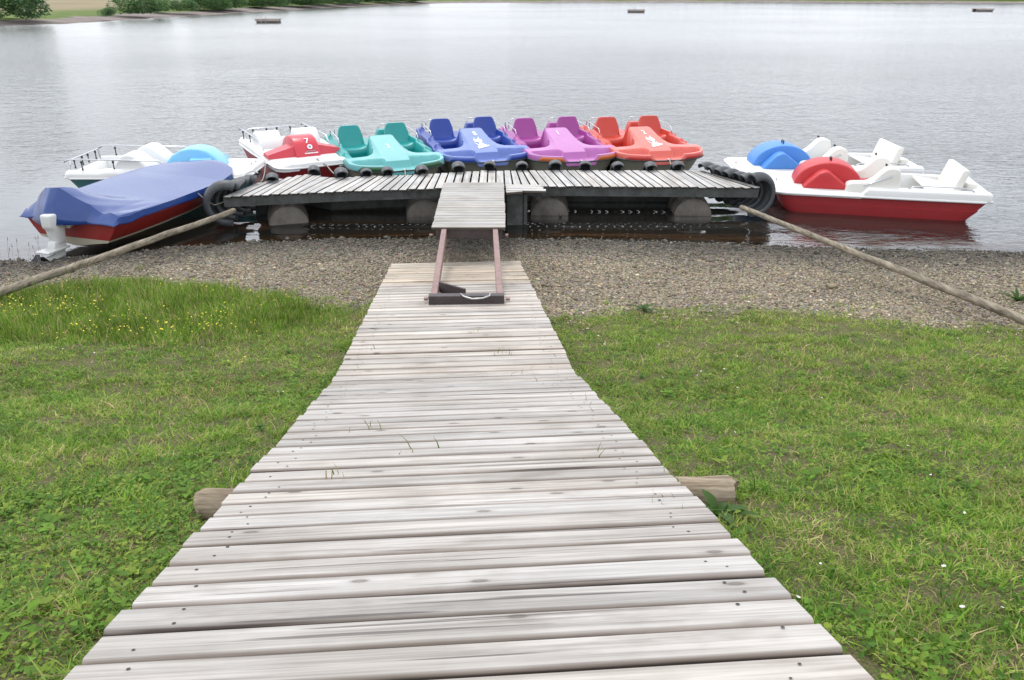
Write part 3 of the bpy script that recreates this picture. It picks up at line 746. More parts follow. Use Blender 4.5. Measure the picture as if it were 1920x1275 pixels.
for (sx, sy, sz) in ((-.74, 6.40, .655), (-.035, 6.40, .655), (-.893, 8.50, .60), (-.058, 8.50, .60)):
    b = MB(); b.box(Vector((sx, sy, sz))-gl, (.035, .04, .02), bev=.003); b.obj('bolt', M['rust'], gw)
# sloping bearers under the slats
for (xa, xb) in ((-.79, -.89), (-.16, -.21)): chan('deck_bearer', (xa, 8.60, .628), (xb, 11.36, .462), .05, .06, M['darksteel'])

# ------------------------------------------------------------------ half tyres used as fenders
def half_tyre_mesh(Ro=.275, w=.19, th=.07):
    """C-shaped half of a car tyre, hugging an edge; local: edge runs along x, outside is +y"""
    V, F = [], []; n = 22
    arc = [R(-25+230*k/14) for k in range(15)]
    prof = [(.5*math.cos(a), -.72+.72*math.sin(a)*(1-.08*abs(math.cos(a)))) for a in arc]+[(.40*math.cos(a), -.76+.56*math.sin(a)) for a in arc[::-1]]
    m = len(prof)
    for i in range(n+1):
        a = R(-98)+R(212)*i/n
        for (u, v) in prof:
            r = Ro+v*th*1.3
            V.append((u*w, r*math.cos(a), r*math.sin(a)))
    for i in range(n):
        for k in range(m): F.append((i*m+k, i*m+(k+1) % m, (i+1)*m+(k+1) % m, (i+1)*m+k))
    F.append(tuple(range(m))); F.append(tuple(n*m+k for k in range(m))[::-1])
    # tread grooves
    b = MB(); b.add(V, F)
    return b.mesh('half_tyre', M['tyre'], True, 50, True)
tyre_me = half_tyre_mesh()
big_me = half_tyre_mesh(.325, .20, .085)
G = 'half tyres used as jetty fenders'
def rear_pt(px, y=322):
    return None
tyres = []
# along the far edge: (x, y, heading, label)
tl = [(-3.40, 11.24, .28, 'half tyre fender first from the left on the jetty\'s far edge'),
      (-2.93, 11.78, .25, 'half tyre fender before the left corner of the white boat with red dash'),
      (-2.47, 11.50, .22, 'half tyre fender just left of the rope of the white and red pedal boat'),
      (-2.12, 11.57, .18, 'half tyre fender in front of the gap between the white and teal pedal boats'),
      (-1.82, 11.64, .2, 'half tyre fender in front of the left half of the teal pedal boat'),
      (-1.33, 11.72, .22, 'half tyre fender in front of the right half of the teal pedal boat'),
      (-.80, 11.88, .18, 'half tyre fender in front of the left half of the blue pedal boat'),
      (-.335, 11.97, .05, 'half tyre fender beside the rope of the blue pedal boat'),
      (.15, 11.99, .0, 'half tyre fender between the blue and purple pedal boats'),
      (.65, 11.99, .0, 'half tyre fender in front of the left half of the purple pedal boat'),
      (1.10, 11.99, .0, 'half tyre fender beside the rope of the purple pedal boat'),
      (1.59, 11.99, .0, 'half tyre fender between the purple and red pedal boats'),
      (2.08, 11.99, .0, 'half tyre fender in front of the left half of the red pedal boat'),
      (2.49, 11.99, .0, 'half tyre fender beside the rope of the red pedal boat')]
for i, (x, y, a, lab) in enumerate(tl):
    tyres.append((x, y, a+random.uniform(-.12, .12), lab, tyre_me, random.uniform(.9, 1.06)))
def along(P0, P1, n, ang, labs, big_last):
    for k in range(n):
        f = k/(n-1); x = P0[0]*(1-f)+P1[0]*f; y = P0[1]*(1-f)+P1[1]*f
        tyres.append((x, y, ang+random.uniform(-.12, .12), labs[k], big_me if (k == n-1 and big_last) else tyre_me, random.uniform(.94, 1.05)))
along((-3.66, 11.08), (-3.80, 10.47), 5, R(100), [
    'half tyre fender at the far left jetty corner with a white rope', 'half tyre fender second from the far corner on the jetty\'s left side',
    'half tyre fender midway along the jetty\'s left side against the tarp', 'half tyre fender just behind the big front left tyre',
    'large half tyre wrapped round the near left corner of the jetty above the pole'], True)
along((2.90, 11.93), (3.40, 10.98), 7, R(-66), [
    'half tyre fender at the far right corner of the jetty', 'half tyre fender second from the far right corner by the white boat\'s bow',
    'small half tyre fender third along the jetty\'s right side', 'half tyre fender fourth along the jetty\'s right side',
    'half tyre fender fifth along the jetty\'s right side', 'half tyre fender just behind the big front right tyre',
    'large half tyre wrapped round the near right corner of the jetty above the pole'], True)
for (x, y, a, lab, me, sc) in tyres:
    o = link('half_tyre', me, None, (x*KS, y*KS, .345), a); o.rotation_euler = (random.uniform(-.12, .12), 0, a); o.scale = (sc, sc, sc)
    tag(o, lab, 'tyre', G)
# ------------------------------------------------------------------ boats: shared shapes
def frame(bow, yaw):
    """bow point (x, y) at the water, yaw: how far the stern swings left of straight away"""
    return (bow[0], bow[1], 0), yaw
class Outline:
    def __init__(s, W, L, b, p, stern=.92, r=.12, b_w0=0.0):
        s.W, s.L, s.b, s.p, s.st, s.r, s.w0 = W, L, b, p, stern, r, b_w0
    def w(s, y):
        y = np.asarray(y, float); t = np.clip(1-y/s.b, 0, 1)
        f = s.w0+(1-s.w0)*np.power(np.clip(1-t**s.p, 0, 1), 1/s.p)
        k = 1-(1-s.st)*sstep(s.L*.55, s.L, y)
        e = np.clip((y-(s.L-s.r))/s.r, 0, 1)
        return s.W*f*k-s.r*(1-np.sqrt(np.clip(1-e*e, 0, 1)))*.9
    def yf(s, x):
        """front edge of the outline at |x|"""
        t = np.clip((np.abs(x)/s.W-s.w0)/(1-s.w0), 0, 1)
        return s.b*(1-np.power(np.clip(1-t**s.p, 0, 1), 1/s.p))
    def loop(s, n=40, inset=0.0):
        ys = [s.L*((i/n)**1.7) if i < n else s.L for i in range(n+1)]
        ws = [float(s.w(y)) for y in ys]
        pts = [(ws[i], ys[i]) for i in range(n+1)]
        if s.w0 == 0: left = [(-a, b) for a, b in pts[1:]][::-1]
        else: left = [(-a, b) for a, b in pts][::-1]
        return pts+left
def hull(name, out, levels, mats, parent, mi=None, smooth=True, n=40, rake=0.0):
    """levels: (inward shrink, z, bow shift) from the rim down"""
    lp = out.loop(n); cy = out.L*.5; V, F, m = [], [], []
    N = len(lp)
    for (sh, z, bs) in levels:
        for (x, y) in lp:
            k = 1-sh/out.W; yy = y+(bs+sh)*max(0, 1-y/(out.L*.45))-(sh*.6+rake*(levels[0][1]-z))*max(0, (y-out.L*.8)/(out.L*.2))
            V.append((x*k, yy, z))
    for l in range(len(levels)-1):
        for i in range(N):
            j = (i+1) % N
            F.append((l*N+i, l*N+j, (l+1)*N+j, (l+1)*N+i)); m.append(mi[l] if mi else 0)
    F.append(tuple(range((len(levels)-1)*N, len(levels)*N))); m.append(mi[-1] if mi else 0)
    b = MB(); b.v = V; b.f = F; b.m = m
    return b.obj(name, mats, parent, smooth, 32, True)
def shell(name, out, zf, nu, nv, mats, parent, skirt=.07, flare=.008, attrs=None, vp=1.25):
    """moulded deck: a height field over the boat's outline, with a turned-down rim"""
    v = np.linspace(0, 1, nv)**vp*out.L; v[0] = 1e-4 if out.w0 == 0 else 0
    u = np.linspace(-1, 1, nu)
    U, Y = np.meshgrid(u, v); X = U*np.maximum(out.w(Y), .004); Zv = zf(X, Y)
    V = np.stack([X.ravel(), Y.ravel(), Zv.ravel()], 1)
    idx = np.arange(nu*nv).reshape(nv, nu)
    Q = np.stack([idx[:-1, :-1], idx[:-1, 1:], idx[1:, 1:], idx[1:, :-1]], -1).reshape(-1, 4)
    # border loop: bow row, right side, stern row, left side
    brd = np.concatenate([idx[0, :], idx[1:, -1], idx[-1, -2::-1], idx[-2:0:-1, 0]])
    c = np.array([0, out.L*.5]); nb = len(brd); o = len(V)
    P = V[brd].copy(); dr = P[:, :2]-c; dr /= np.linalg.norm(dr, axis=1, keepdims=True)
    S1 = P.copy(); S1[:, :2] += dr*flare; S1[:, 2] -= .012
    S2 = S1.copy(); S2[:, 2] = np.minimum(S1[:, 2]-.02, P[:, 2].min()-skirt*0+0) ; S2[:, 2] = np.minimum(S2[:, 2], P[:, 2]-skirt)
    V = np.concatenate([V, S1, S2])
    a = np.arange(nb); b2 = (a+1) % nb
    q1 = np.stack([brd[a], o+a, o+b2, brd[b2]], 1); q2 = np.stack([o+a, o+nb+a, o+nb+b2, o+b2], 1)
    Q = np.concatenate([Q, q1, q2])
    me = np_mesh(name, V, Q, np.full(len(Q), 4), mats, smooth=True, attrs={k: f(V[:, 0], V[:, 1]) for k, f in (attrs or {}).items()})
    me.set_sharp_from_angle(angle=R(50))
    return link(name, me, parent)
def text_polys(s, size):
    """outline glyphs as a flat mesh, centred"""
    cu = bpy.data.curves.new('glyph', 'FONT'); cu.body = s; cu.size = size; cu.align_x = 'CENTER'; cu.align_y = 'CENTER'; cu.offset = size*.012
    o = bpy.data.objects.new('glyph', cu); COL.objects.link(o)
    bpy.context.view_layer.update()
    dg = bpy.context.evaluated_depsgraph_get(); me = bpy.data.meshes.new_from_object(o.evaluated_get(dg))
    V = [v.co[:] for v in me.vertices]; F = [tuple(p.vertices) for p in me.polygons]
    bpy.data.objects.remove(o); bpy.data.curves.remove(cu); bpy.data.meshes.remove(me)
    return V, F
def decal(name, V, F, place, m, parent, cuts=2):
    bm = bmesh.new(); vs = [bm.verts.new((p[0], p[1], 0)) for p in V]
    for f in F:
        try: bm.faces.new([vs[i] for i in f])
        except ValueError: pass
    bmesh.ops.triangulate(bm, faces=bm.faces)
    if cuts: bmesh.ops.subdivide_edges(bm, edges=bm.edges, cuts=cuts, use_grid_fill=True)
    for v in bm.verts: v.co = place(v.co.x, v.co.y)
    b = MB(); b.bm(bm); return b.obj(name, m, parent)

M['whitegel'] = plastic('white_gelcoat', (.74, .74, .72), .3, .05, .10, dirtcol=(.30, .28, .24))
M['creamgel'] = plastic('cream_gelcoat', (.74, .725, .67), .32, .05, .10, dirtcol=(.32, .29, .23))
M['decal'] = simple('white_decal', (.82, .82, .82), .5, noise=.06, scale=40, bump=0)
M['ink'] = simple('dark_decal', (.10, .09, .12), .5, noise=.2, scale=40, bump=0)
M['ring'] = simple('grey_badge', (.22, .30, .31), .5, noise=.2, scale=40, bump=0)
M['hullgrey'] = plastic('grey_beige_hull', (.27, .26, .20), .45, .1, .35, dirtcol=(.05, .07, .04))
M['scum'] = simple('waterline_scum', (.045, .05, .03), .7, noise=.5, scale=9)
M['rubrail'] = simple('rub_rail', (.05, .065, .065), .5, noise=.3, scale=14)

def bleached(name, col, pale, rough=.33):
    """boat plastic; a mesh attribute paints sun fading and sky glare on the dash"""
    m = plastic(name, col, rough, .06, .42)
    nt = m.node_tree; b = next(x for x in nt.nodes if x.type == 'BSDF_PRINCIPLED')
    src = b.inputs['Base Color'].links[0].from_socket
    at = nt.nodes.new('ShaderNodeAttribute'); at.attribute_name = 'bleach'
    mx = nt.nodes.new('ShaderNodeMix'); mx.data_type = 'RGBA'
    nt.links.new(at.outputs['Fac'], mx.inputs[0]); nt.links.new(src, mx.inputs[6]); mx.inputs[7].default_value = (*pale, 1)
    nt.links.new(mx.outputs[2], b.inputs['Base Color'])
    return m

# ------------------------------------------------------------------ moulded two-seat pedal boats
OA = Outline(.82, 2.95, .60, 2.35, .98, .16)
def ridge_y(ax): return .80+.75*np.exp(-np.clip(ax-.235, 0, 9)/.045)
def hood_z(y):
    up = .432+(.665-.432)*np.clip((y-.40)/(1.56-.40), 0, 1)**.96
    return np.where(y < .36, 0, np.where(y < 1.56, up*sstep(.365, .395, y)+.335*(1-sstep(.365, .395, y)), .665-.27*sstep(1.60, 2.0, y)))
def zA(x, y):
    ax = np.abs(x); w = OA.w(y); d = np.minimum(w-ax, (y-OA.yf(x))*.9)
    lip = .432-.085*(1-sstep(.25, .31, ax))*(1-sstep(.16, .24, y))
    floor = .335-.03*sstep(.2, .5, y)
    front = lip+(floor-lip)*sstep(.06, .09, d)
    # broad dash: flares from the hood out to the gunwales, with a hollow on each side in front
    tw = .60-.05*sstep(.3, .7, ax)
    flare = np.exp(-np.clip(ax-.20, 0, 9)/.15)
    zd = .452+(np.maximum(hood_z(np.maximum(y, .55)), .452)-.452)*flare
    front = front+(np.maximum(zd, front)-front)*sstep(tw-.07, tw+.01, y+.06*flare)
    yr = ridge_y(ax)
    side = .445+.04*sstep(1.15, 1.2, y)+.04*sstep(1.66, 1.74, y)-.03*sstep(2.3, 2.36, y)+.05*sstep(2.6, 2.7, y)
    back = .40+(side-.40)*sstep(.635, .675, ax)
    well = sstep(.225, .255, ax)*(1-sstep(.62, .655, ax))*(1-sstep(1.90, 1.94, y))
    back = back+(.19-back)*well
    rear = sstep(2.28, 2.32, y)*(1-sstep(.60, .64, ax))*(1-sstep(2.55, 2.6, y)); back = back+(.31-back)*rear
    bump = sstep(.13, .20, ax)*(1-sstep(.50, .58, ax))*sstep(2.50, 2.60, y)*(1-sstep(2.76, 2.84, y)); back = back+.19*bump
    back = back-.05*sstep(.10, .02, np.minimum(w-ax, (OA.L-y)))
    k = sstep(yr-.005, yr+.03, y); z = front*(1-k)+back*k
    hw = .235-.02*sstep(.4, 1.4, y)
    hx = 1-sstep(hw-.03, hw+.012, ax); hz = hood_z(y)
    return z*(1-hx)+np.maximum(z, hz)*hx
def bleach_glareA(x, y):  # pale hood and dash: sun fading and sky glare painted together
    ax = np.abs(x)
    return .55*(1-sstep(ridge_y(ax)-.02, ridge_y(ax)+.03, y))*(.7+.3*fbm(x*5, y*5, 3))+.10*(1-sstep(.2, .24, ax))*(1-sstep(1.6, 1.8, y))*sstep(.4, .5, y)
def seatA(parent, sx, m):
    prof = [(1.78, .185), (1.76, .33), (1.77, .385), (1.81, .41), (1.92, .412), (2.03, .40), (2.11, .415), (2.155, .47), (2.18, .54), (2.20, .61), (2.213, .66), (2.222, .70), (2.23, .735), (2.237, .762)]
    n = len(prof); nu = 15; th = .055
    def surf(i, u, back):
        y, z = prof[i]; f = max(0, (i-6)/(n-7)); w = .235-.03*f
        a = abs(u); curl = a**3
        if i >= 7: y -= .06*curl*(1-.3*f)
        elif i >= 3: z += .045*curl
        if z > .60 and a > .62:      # rounded top corners
            z = .60+(z-.60)*(max(0, 1-((a-.62)/.39)**2.6))**.45
        if back:
            if i >= 8: y += th
            elif i == 7: y += th*.9; z -= .02
            elif i >= 3: z -= th
            elif i == 2: y += .04; z -= .02
            else: y += .05
        return (sx+u*w, y, z)
    b = MB(); V, F = [], []
    us = [math.sin((k/(nu-1)*2-1)*math.pi/2) for k in range(nu)]
    for back in (0, 1):
        for i in range(n):
            for u in us: V.append(surf(i, u, back))
    def id(bk, i, k): return bk*n*nu+i*nu+k
    for i in range(n-1):
        for k in range(nu-1):
            F.append((id(0, i, k), id(0, i, k+1), id(0, i+1, k+1), id(0, i+1, k))); F.append((id(1, i, k), id(1, i+1, k), id(1, i+1, k+1), id(1, i, k+1)))
        for k in (0, nu-1): F.append((id(0, i, k), id(0, i+1, k), id(1, i+1, k), id(1, i, k)))
    for k in range(nu-1):
        for i in (0, n-1): F.append((id(0, i, k), id(0, i, k+1), id(1, i, k+1), id(1, i, k)))
    b.add(V, F); return b.obj('seat', m, parent, True, 55, True)
def bumperA(parent, sgn, m):
    b = MB(); V, F = [], []; k = 16
    for i in range(k+1):
        x = .28+(.70-.28)*i/k; y = float(OA.yf(x)); t = 1e-3
        dx, dy = x/OA.W, -(1-y/OA.b); l = math.hypot(dx, dy); dx, dy = dx/l, dy/l
        h = .066*min(1, i/2, (k-i)/2+.15)
        for (o, z) in ((.012, .345), (.024, .352), (.027, .352+h*.6), (.012, .352+h), (-.004, .352+h+.004)):
            V.append((sgn*(x+dx*o), y+dy*o, z))
    for i in range(k):
        for j in range(4): F.append((i*5+j, i*5+j+1, (i+1)*5+j+1, (i+1)*5+j))
    b.add(V, F); return b.obj('bow_bumper', m, parent, True, 60, True)
def hood_place(px, py):
    """point on the hood from a flat decal coordinate (x right, y up the slope)"""
    return Vector((px, py, float(zA(np.array(px), np.array(py)))+.006))
COLS = {
    'teal': dict(c=(.004, .28, .265), p=(.30, .60, .60), l=(.025, .10, .035)),
    'blue': dict(c=(.010, .045, .29), p=(.27, .36, .68), l=(.018, .055, .30)),
    'purple': dict(c=(.32, .045, .26), p=(.58, .26, .55), l=(.50, .12, .025)),
    'red': dict(c=(.52, .045, .025), p=(.78, .24, .19), l=(.50, .04, .03)),
}
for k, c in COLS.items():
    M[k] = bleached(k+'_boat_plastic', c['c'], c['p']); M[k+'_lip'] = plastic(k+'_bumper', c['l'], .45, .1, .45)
def pedalo(colour, label, bow, yaw):
    t = thing('pedal_boat', label, 'pedal boat', *frame(bow, yaw), 'moulded pedal boats moored along the jetty')
    hull('hull', OA, [(.01, .345, 0), (.015, .335, 0), (.05, .30, .02), (.10, .16, .06), (.15, .03, .12), (.16, -.02, .14), (.24, -.10, .22)], [M['hullgrey'], M['scum']], t, mi=[0, 0, 0, 0, 1, 1, 1])#, t)
    r = MB(); r.tube([(x*1.012, y-.008*(1-y/1.3), .338) for x, y in OA.loop(40)], .014, 6, closed=True); r.obj('rub_rail', M['rubrail'], t, True, None)
    shell('deck', OA, zA, 84, 130, M[colour], t, skirt=.075, attrs={'bleach': bleach_glareA})
    for sx in (-.435, .435): seatA(t, sx, M[colour])
    for s in (-1, 1): bumperA(t, s, M[colour+'_lip'])
    for s in (-1, 1):
        b = MB(); x = .725*s
        b.tube([(x, 1.72, .50), (x, 1.74, .585), (x, 1.80, .62), (x, 2.2, .635), (x*.99, 2.60, .645), (x*.98, 2.66, .62), (x*.98, 2.67, .50)], .008, 8)
        b.obj('side_rail', M['chrome'], t, True, None)
        b = MB(); y = 2.83
        b.tube([(.60*s, y, .48), (.60*s, y, .62), (.57*s, y, .66), (.27*s, y, .66), (.24*s, y, .62), (.24*s, y, .46)], .0075, 8)
        b.obj('stern_rail', M['chrome'], t, True, None)
    for s in (-1, 1):
        b = MB(); b.box((s*.40, 1.10, .31), (.10, .035, .12), bev=.008, tilt=R(25)); b.box((s*.31, 1.10, .28), (.10, .02, .02), bev=.004); b.obj('pedal', M['black'], t)
    b = MB(); b.box((0, .03, .355), (.03, .06, .02), bev=.004); b.tube([(-.03, -.01, .35), (-.03, -.035, .36), (0, -.045, .365), (.03, -.035, .36), (.03, -.01, .35)], .007, 6); b.obj('bow_ring', M['galv'], t)
    return t
def copy_boat(src, colour, label, bow, yaw):
    """a copy of the boat and of each of its parts in another colour"""
    c = src.copy(); COL.objects.link(c); c['label'] = label
    c.location = (bow[0], bow[1], 0); c.rotation_euler = (0, 0, yaw)
    swap = {M['teal'].name: M[colour], M['teal_lip'].name: M[colour+'_lip']}
    for ch in list(src.children):
        d = ch.copy(); COL.objects.link(d); d.parent = c
        for sl in d.material_slots:
            if sl.material.name in swap:
                new = swap[sl.material.name]; sl.link = 'OBJECT'; sl.material = new
    return c
BA = {'teal': ((-1.76, 13.05), R(22)), 'blue': ((-.32, 13.76), R(17)), 'purple': ((1.20, 13.78), R(14)), 'red': ((2.72, 13.88), R(11.5))}
ped = {}
ped['teal'] = pedalo('teal', 'teal pedal boat with dark green bow bumpers, between the white one and the blue one', *BA['teal'])
for k, lab in (('blue', 'blue pedal boat with white figure and number on its faded hood'), ('purple', 'purple pedal boat with orange bow bumpers and a white number 1'),
               ('red', 'orange red pedal boat with a white number 2 and spiky figure on its hood')):
    ped[k] = copy_boat(ped['teal'], k, lab, *BA[k])
def from_crop(X, Y, bottom=(800, 1560, 1080), top=(300, 1060, 240)):
    t = (Y-top[2])/(bottom[2]-top[2]); xl = top[0]+(bottom[0]-top[0])*t; xr = top[1]+(bottom[1]-top[1])*t
    return (-.19+.38*(X-xl)/(xr-xl), 1.50-1.00*t)
EMB = [(800, 570), (818, 640), (850, 672), (930, 655), (965, 555), (985, 645), (1050, 670), (1100, 700), (1112, 760), (1100, 820), (1120, 880), (1168, 815), (1185, 890), (1238, 865), (1268, 915), (1365, 905), (1362, 950), (1200, 985), (1080, 1005), (985, 1030), (935, 960), (985, 900), (1010, 830), (955, 775), (820, 748), (788, 690)]
LEGS = [(805, 790), (835, 790), (930, 840), (985, 890), (965, 905), (900, 850)]
def emblem(parent, dx=0, sy=1.0):
    for nm, pts in (('emblem', EMB),):
        V, F = [], []
        for poly in (EMB, LEGS):
            o = len(V); V += [from_crop(x+dx, y) for x, y in poly]; F.append(tuple(range(o, len(V))))
        decal('emblem', [(a, b) for a, b in V], F, hood_place, M['decal'], parent, cuts=1)
def number(parent, s, cx, cy, size, m=None):
    V, F = text_polys(s, size)
    decal('number', V, F, lambda x, y: hood_place(cx+x, cy+y*2.0), m or M['decal'], parent, cuts=2)
emblem(ped['red']); number(ped['red'], '2', *from_crop(775, 430), .135)
emblem(ped['blue'], -40); number(ped['blue'], '8', *from_crop(800, 430), .14)
number(ped['purple'], '1', *from_crop(700, 400), .14)
number(ped['teal'], '3', *from_crop(900, 640), .14)

# ------------------------------------------------------------------ flat white pedal boats with a humped dash
OB = Outline(.68, 2.85, .34, 2.6, .95, .08, .52)
def zB(x, y):
    ax = np.abs(x); w = OB.w(y)
    z = .405+.02*(1-(ax/.7)**2)
    coam = .47*sstep(.98, 1.12, y)+.405*(1-sstep(.98, 1.12, y))+.02*sstep(1.45, 1.55, y)-.02*sstep(2.2, 2.3, y)
    z = z+(np.maximum(coam, z)-z)*sstep(.50, .54, ax)*sstep(.98, 1.1, y)
    well = sstep(.10, .13, ax)*(1-sstep(.50, .53, ax))*sstep(1.0, 1.04, y)*(1-sstep(1.48, 1.51, y)); z = z+(.20-z)*well
    rear = (1-sstep(.50, .53, ax))*sstep(2.02, 2.06, y)*(1-sstep(2.66, 2.70, y)); z = z+(.24-z)*rear
    return z-.05*sstep(.05, .0, np.minimum(w-ax, OB.L-y))
def rail_posts(b_parent, pts, m):
    for p in pts:
        b = MB(); b.lathe([(.014, 0), (.014, .02), (.009, .03), (.009, .10), (.018, .115), (.018, .14)], (p[0], p[1], p[2]), 8); b.obj('rail_post', M['black'], b_parent)
M['skyblue'] = plastic('pale_blue_gelcoat', (.22, .55, .83), .3, .1, .08)
M['deepred'] = plastic('red_gelcoat', (.55, .035, .055), .26, .08, .10)
M['hullteal'] = plastic('teal_hull_paint', (.045, .15, .165), .45, .15, .35, dirtcol=(.05, .05, .03))
M['hullred'] = plastic('red_hull_paint', (.33, .026, .03), .4, .1, .3)
def humpB(parent, m):
    """arched wheel box with wings falling to both sides"""
    b = MB()
    arch = [(.50, .41), (.55, .50), (.62, .60), (.72, .68), (.85, .725), (1.0, .73), (1.15, .70), (1.30, .62), (1.40, .51), (1.44, .41)]
    b.prism(arch, 'x', -.215, .215, bev=.035, seg=3)
    for s in (-1, 1):
        # wing: front face, top slope and thickness
        A = [(s*.20, .60, .415), (s*.20, .66, .59), (s*.20, .98, .60), (s*.20, 1.02, .415)]
        B = [(s*.66, .66, .415), (s*.66, .70, .475), (s*.66, .96, .48), (s*.66, 1.0, .415)]
        b.add(A+B, [(0, 1, 5, 4), (1, 2, 6, 5), (2, 3, 7, 6), (4, 5, 6, 7), (3, 0, 4, 7)])
    return b.obj('dash', m, parent, True, 42, True)
def boat_b(label, bow, yaw, dash, hullm):
    t = thing('pedal_boat', label, 'pedal boat', *frame(bow, yaw))
    hull('hull', OB, [(.012, .35, 0), (.012, .335, 0), (.03, .31, .01), (.075, .14, .07), (.12, .0, .14), (.20, -.09, .22)], hullm, t, rake=.5)
    r = MB(); r.tube([(x*1.01, y-.01*(1-y/1.4), .352) for x, y in OB.loop(40)], .016, 6, closed=True); r.obj('rub_rail', M['whitegel'], t, True, None)
    shell('deck', OB, zB, 64, 100, M['whitegel'], t, skirt=.06, vp=1.1)
    humpB(t, dash)
    for s in (-1, 1):
        b = MB(); b.prism([(1.52, .40), (1.56, .50), (1.66, .60), (1.76, .685), (1.82, .70), (1.92, .695), (1.97, .66), (2.10, .48), (2.22, .42)], 'x', s*.13, s*.57, bev=.035, seg=3)
        b.obj('seat_back', M['whitegel'], t, True, 42)
        b = MB(); b.prism([(1.46, .30), (1.46, .42), (1.62, .44), (1.75, .42), (1.75, .30)], 'x', s*.12, s*.53, bev=.02); b.obj('seat', M['whitegel'], t, True, 42)
        b = MB(); x = s*.60
        b.tube([(x, 1.15, .46), (x, 1.28, .56), (x, 1.36, .615), (x, 1.9, .625), (x, 2.50, .64), (x, 2.74, .64), (x*.99, 2.82, .60)], .0115, 8); b.obj('side_rail', M['chrome'], t, True, None)
        rail_posts(t, [(x, 2.06, .475), (x, 2.55, .475)], None)
        b = MB(); b.box((s*.30, 1.12, .34), (.10, .035, .11), bev=.01); b.obj('pedal', M['black'], t)
    b = MB(); b.tube([(-.50, 2.78, .44), (-.49, 2.78, .585), (-.44, 2.78, .61), (.44, 2.78, .61), (.49, 2.78, .585), (.50, 2.78, .44)], .0115, 8); b.obj('stern_rail', M['chrome'], t, True, None)
    rail_posts(t, [(-.36, 2.78, .455), (-.10, 2.78, .455), (.10, 2.78, .455), (.36, 2.78, .455)], None)
    b = MB(); b.tube([(-.02, .10, .43), (-.02, .10, .46), (.02, .10, .46), (.02, .10, .43)], .007, 6); b.obj('bow_ring', M['galv'], t)
    return t
bb = boat_b('white pedal boat with a pale blue hump, moored side on behind the tarp covered motorboat', (-4.17, 13.10), R(91), M['skyblue'], M['hullteal'])
bc = boat_b('white pedal boat with a red arched dash facing the jetty, left of the teal one', (-3.22, 13.36), R(31), M['deepred'], M['hullred'])
def hump_place(px, h):
    """front of the hump: px across, h height up the arch"""
    arch = [(.50, .41), (.55, .50), (.62, .60), (.72, .68), (.85, .725)]
    s = [0]
    for a, b in zip(arch, arch[1:]): s.append(s[-1]+math.dist(a, b))
    y = float(np.interp(h, s, [a[0] for a in arch])); z = float(np.interp(h, s, [a[1] for a in arch]))
    return Vector((px, y-.012, z+.010))
V, F = text_polys('7', .17); decal('number', V, F, lambda x, y: hump_place(.03+x, .315+y), M['decal'], bc, cuts=2)
def ring_poly(r0, r1, n=24):
    V = [(r*math.cos(2*math.pi*k/n), r*math.sin(2*math.pi*k/n)) for r in (r0, r1) for k in range(n)]
    return V, [(k, (k+1) % n, n+(k+1) % n, n+k) for k in range(n)]
V, F = ring_poly(.024, .045); decal('badge_ring', V, F, lambda x, y: hump_place(.045+x, .185+y), M['decal'], bc, cuts=0)
V = [(.024*math.cos(2*math.pi*k/20), .024*math.sin(2*math.pi*k/20)) for k in range(20)]; decal('badge', V, [tuple(range(20))], lambda x, y: hump_place(.045+x, .185+y), M['ring'], bc, cuts=0)
def strokes(n, w, h, gap, seed):
    r = random.Random(seed); V, F = [], []; x = -w/2
    while x < w/2:
        l = r.uniform(.5, 1.2)*h; o = len(V); V += [(x, -h/2), (x+l, -h/2), (x+l, h/2), (x, h/2)]; F.append((o, o+1, o+2, o+3)); x += l+gap
    return V, F
for (cy, w, h, m, sd) in ((.105, .16, .014, 'ring', 3), (.070, .22, .020, 'decal', 5)):
    V, F = strokes(0, w, h, .004, sd); decal('lettering', V, F, lambda x, y: hump_place(.04+x, cy+y), M[m], bc, cuts=0)
# small registration marks on the near seat side of the boat with the blue hump
V, F = text_polys('10', .075); decal('number', V, F, lambda x, y: Vector((.585+.004, 1.86+x, .515+y)), M['ink'], bb, cuts=0)
V, F = strokes(0, .14, .03, .006, 9); decal('lettering', V, F, lambda x, y: Vector((.585+.004, 1.86+x, .60+y)), M['ink'], bb, cuts=0)
# ------------------------------------------------------------------ pedal boats with a round wheel dome, right of the jetty
OC = Outline(.72, 2.85, .30, 3.0, .97, .06, .70)
def zC(x, y):
    ax = np.abs(x); w = OC.w(y)
    z = .42+.012*(1-(ax/.7)**2)
    coam = .42+.11*sstep(1.18, 1.26, y)
    z = z+(coam-z)*sstep(.52, .56, ax)*sstep(1.15, 1.2, y)
    well = (1-sstep(.50, .53, ax))*sstep(1.66, 1.70, y)*(1-sstep(2.60, 2.64, y)); z = z+(.24-z)*well
    foot = sstep(.30, .33, ax)*(1-sstep(.50, .53, ax))*sstep(1.0, 1.03, y)*(1-sstep(1.2, 1.23, y)); z = z+(.30-z)*foot
    z = z+.09*sstep(2.62, 2.68, y)*(1-sstep(.52, .56, ax))
    return z-.03*sstep(.03, .0, np.minimum(w-ax, OC.L-y))
M['domeblue'] = plastic('blue_dome_plastic', (.06, .235, .62), .42, .1, .1)
M['domered'] = plastic('red_dome_plastic', (.50, .025, .03), .42, .1, .1)
M['hullnavy'] = plastic('navy_hull_paint', (.04, .06, .11), .4, .1, .3)
def arc_pts(cy, cz, r, n=18, a0=0, a1=180, sy=1.0): return [(cy-r*math.cos(R(a0+(a1-a0)*k/n)), cz+sy*r*math.sin(R(a0+(a1-a0)*k/n))) for k in range(n+1)]
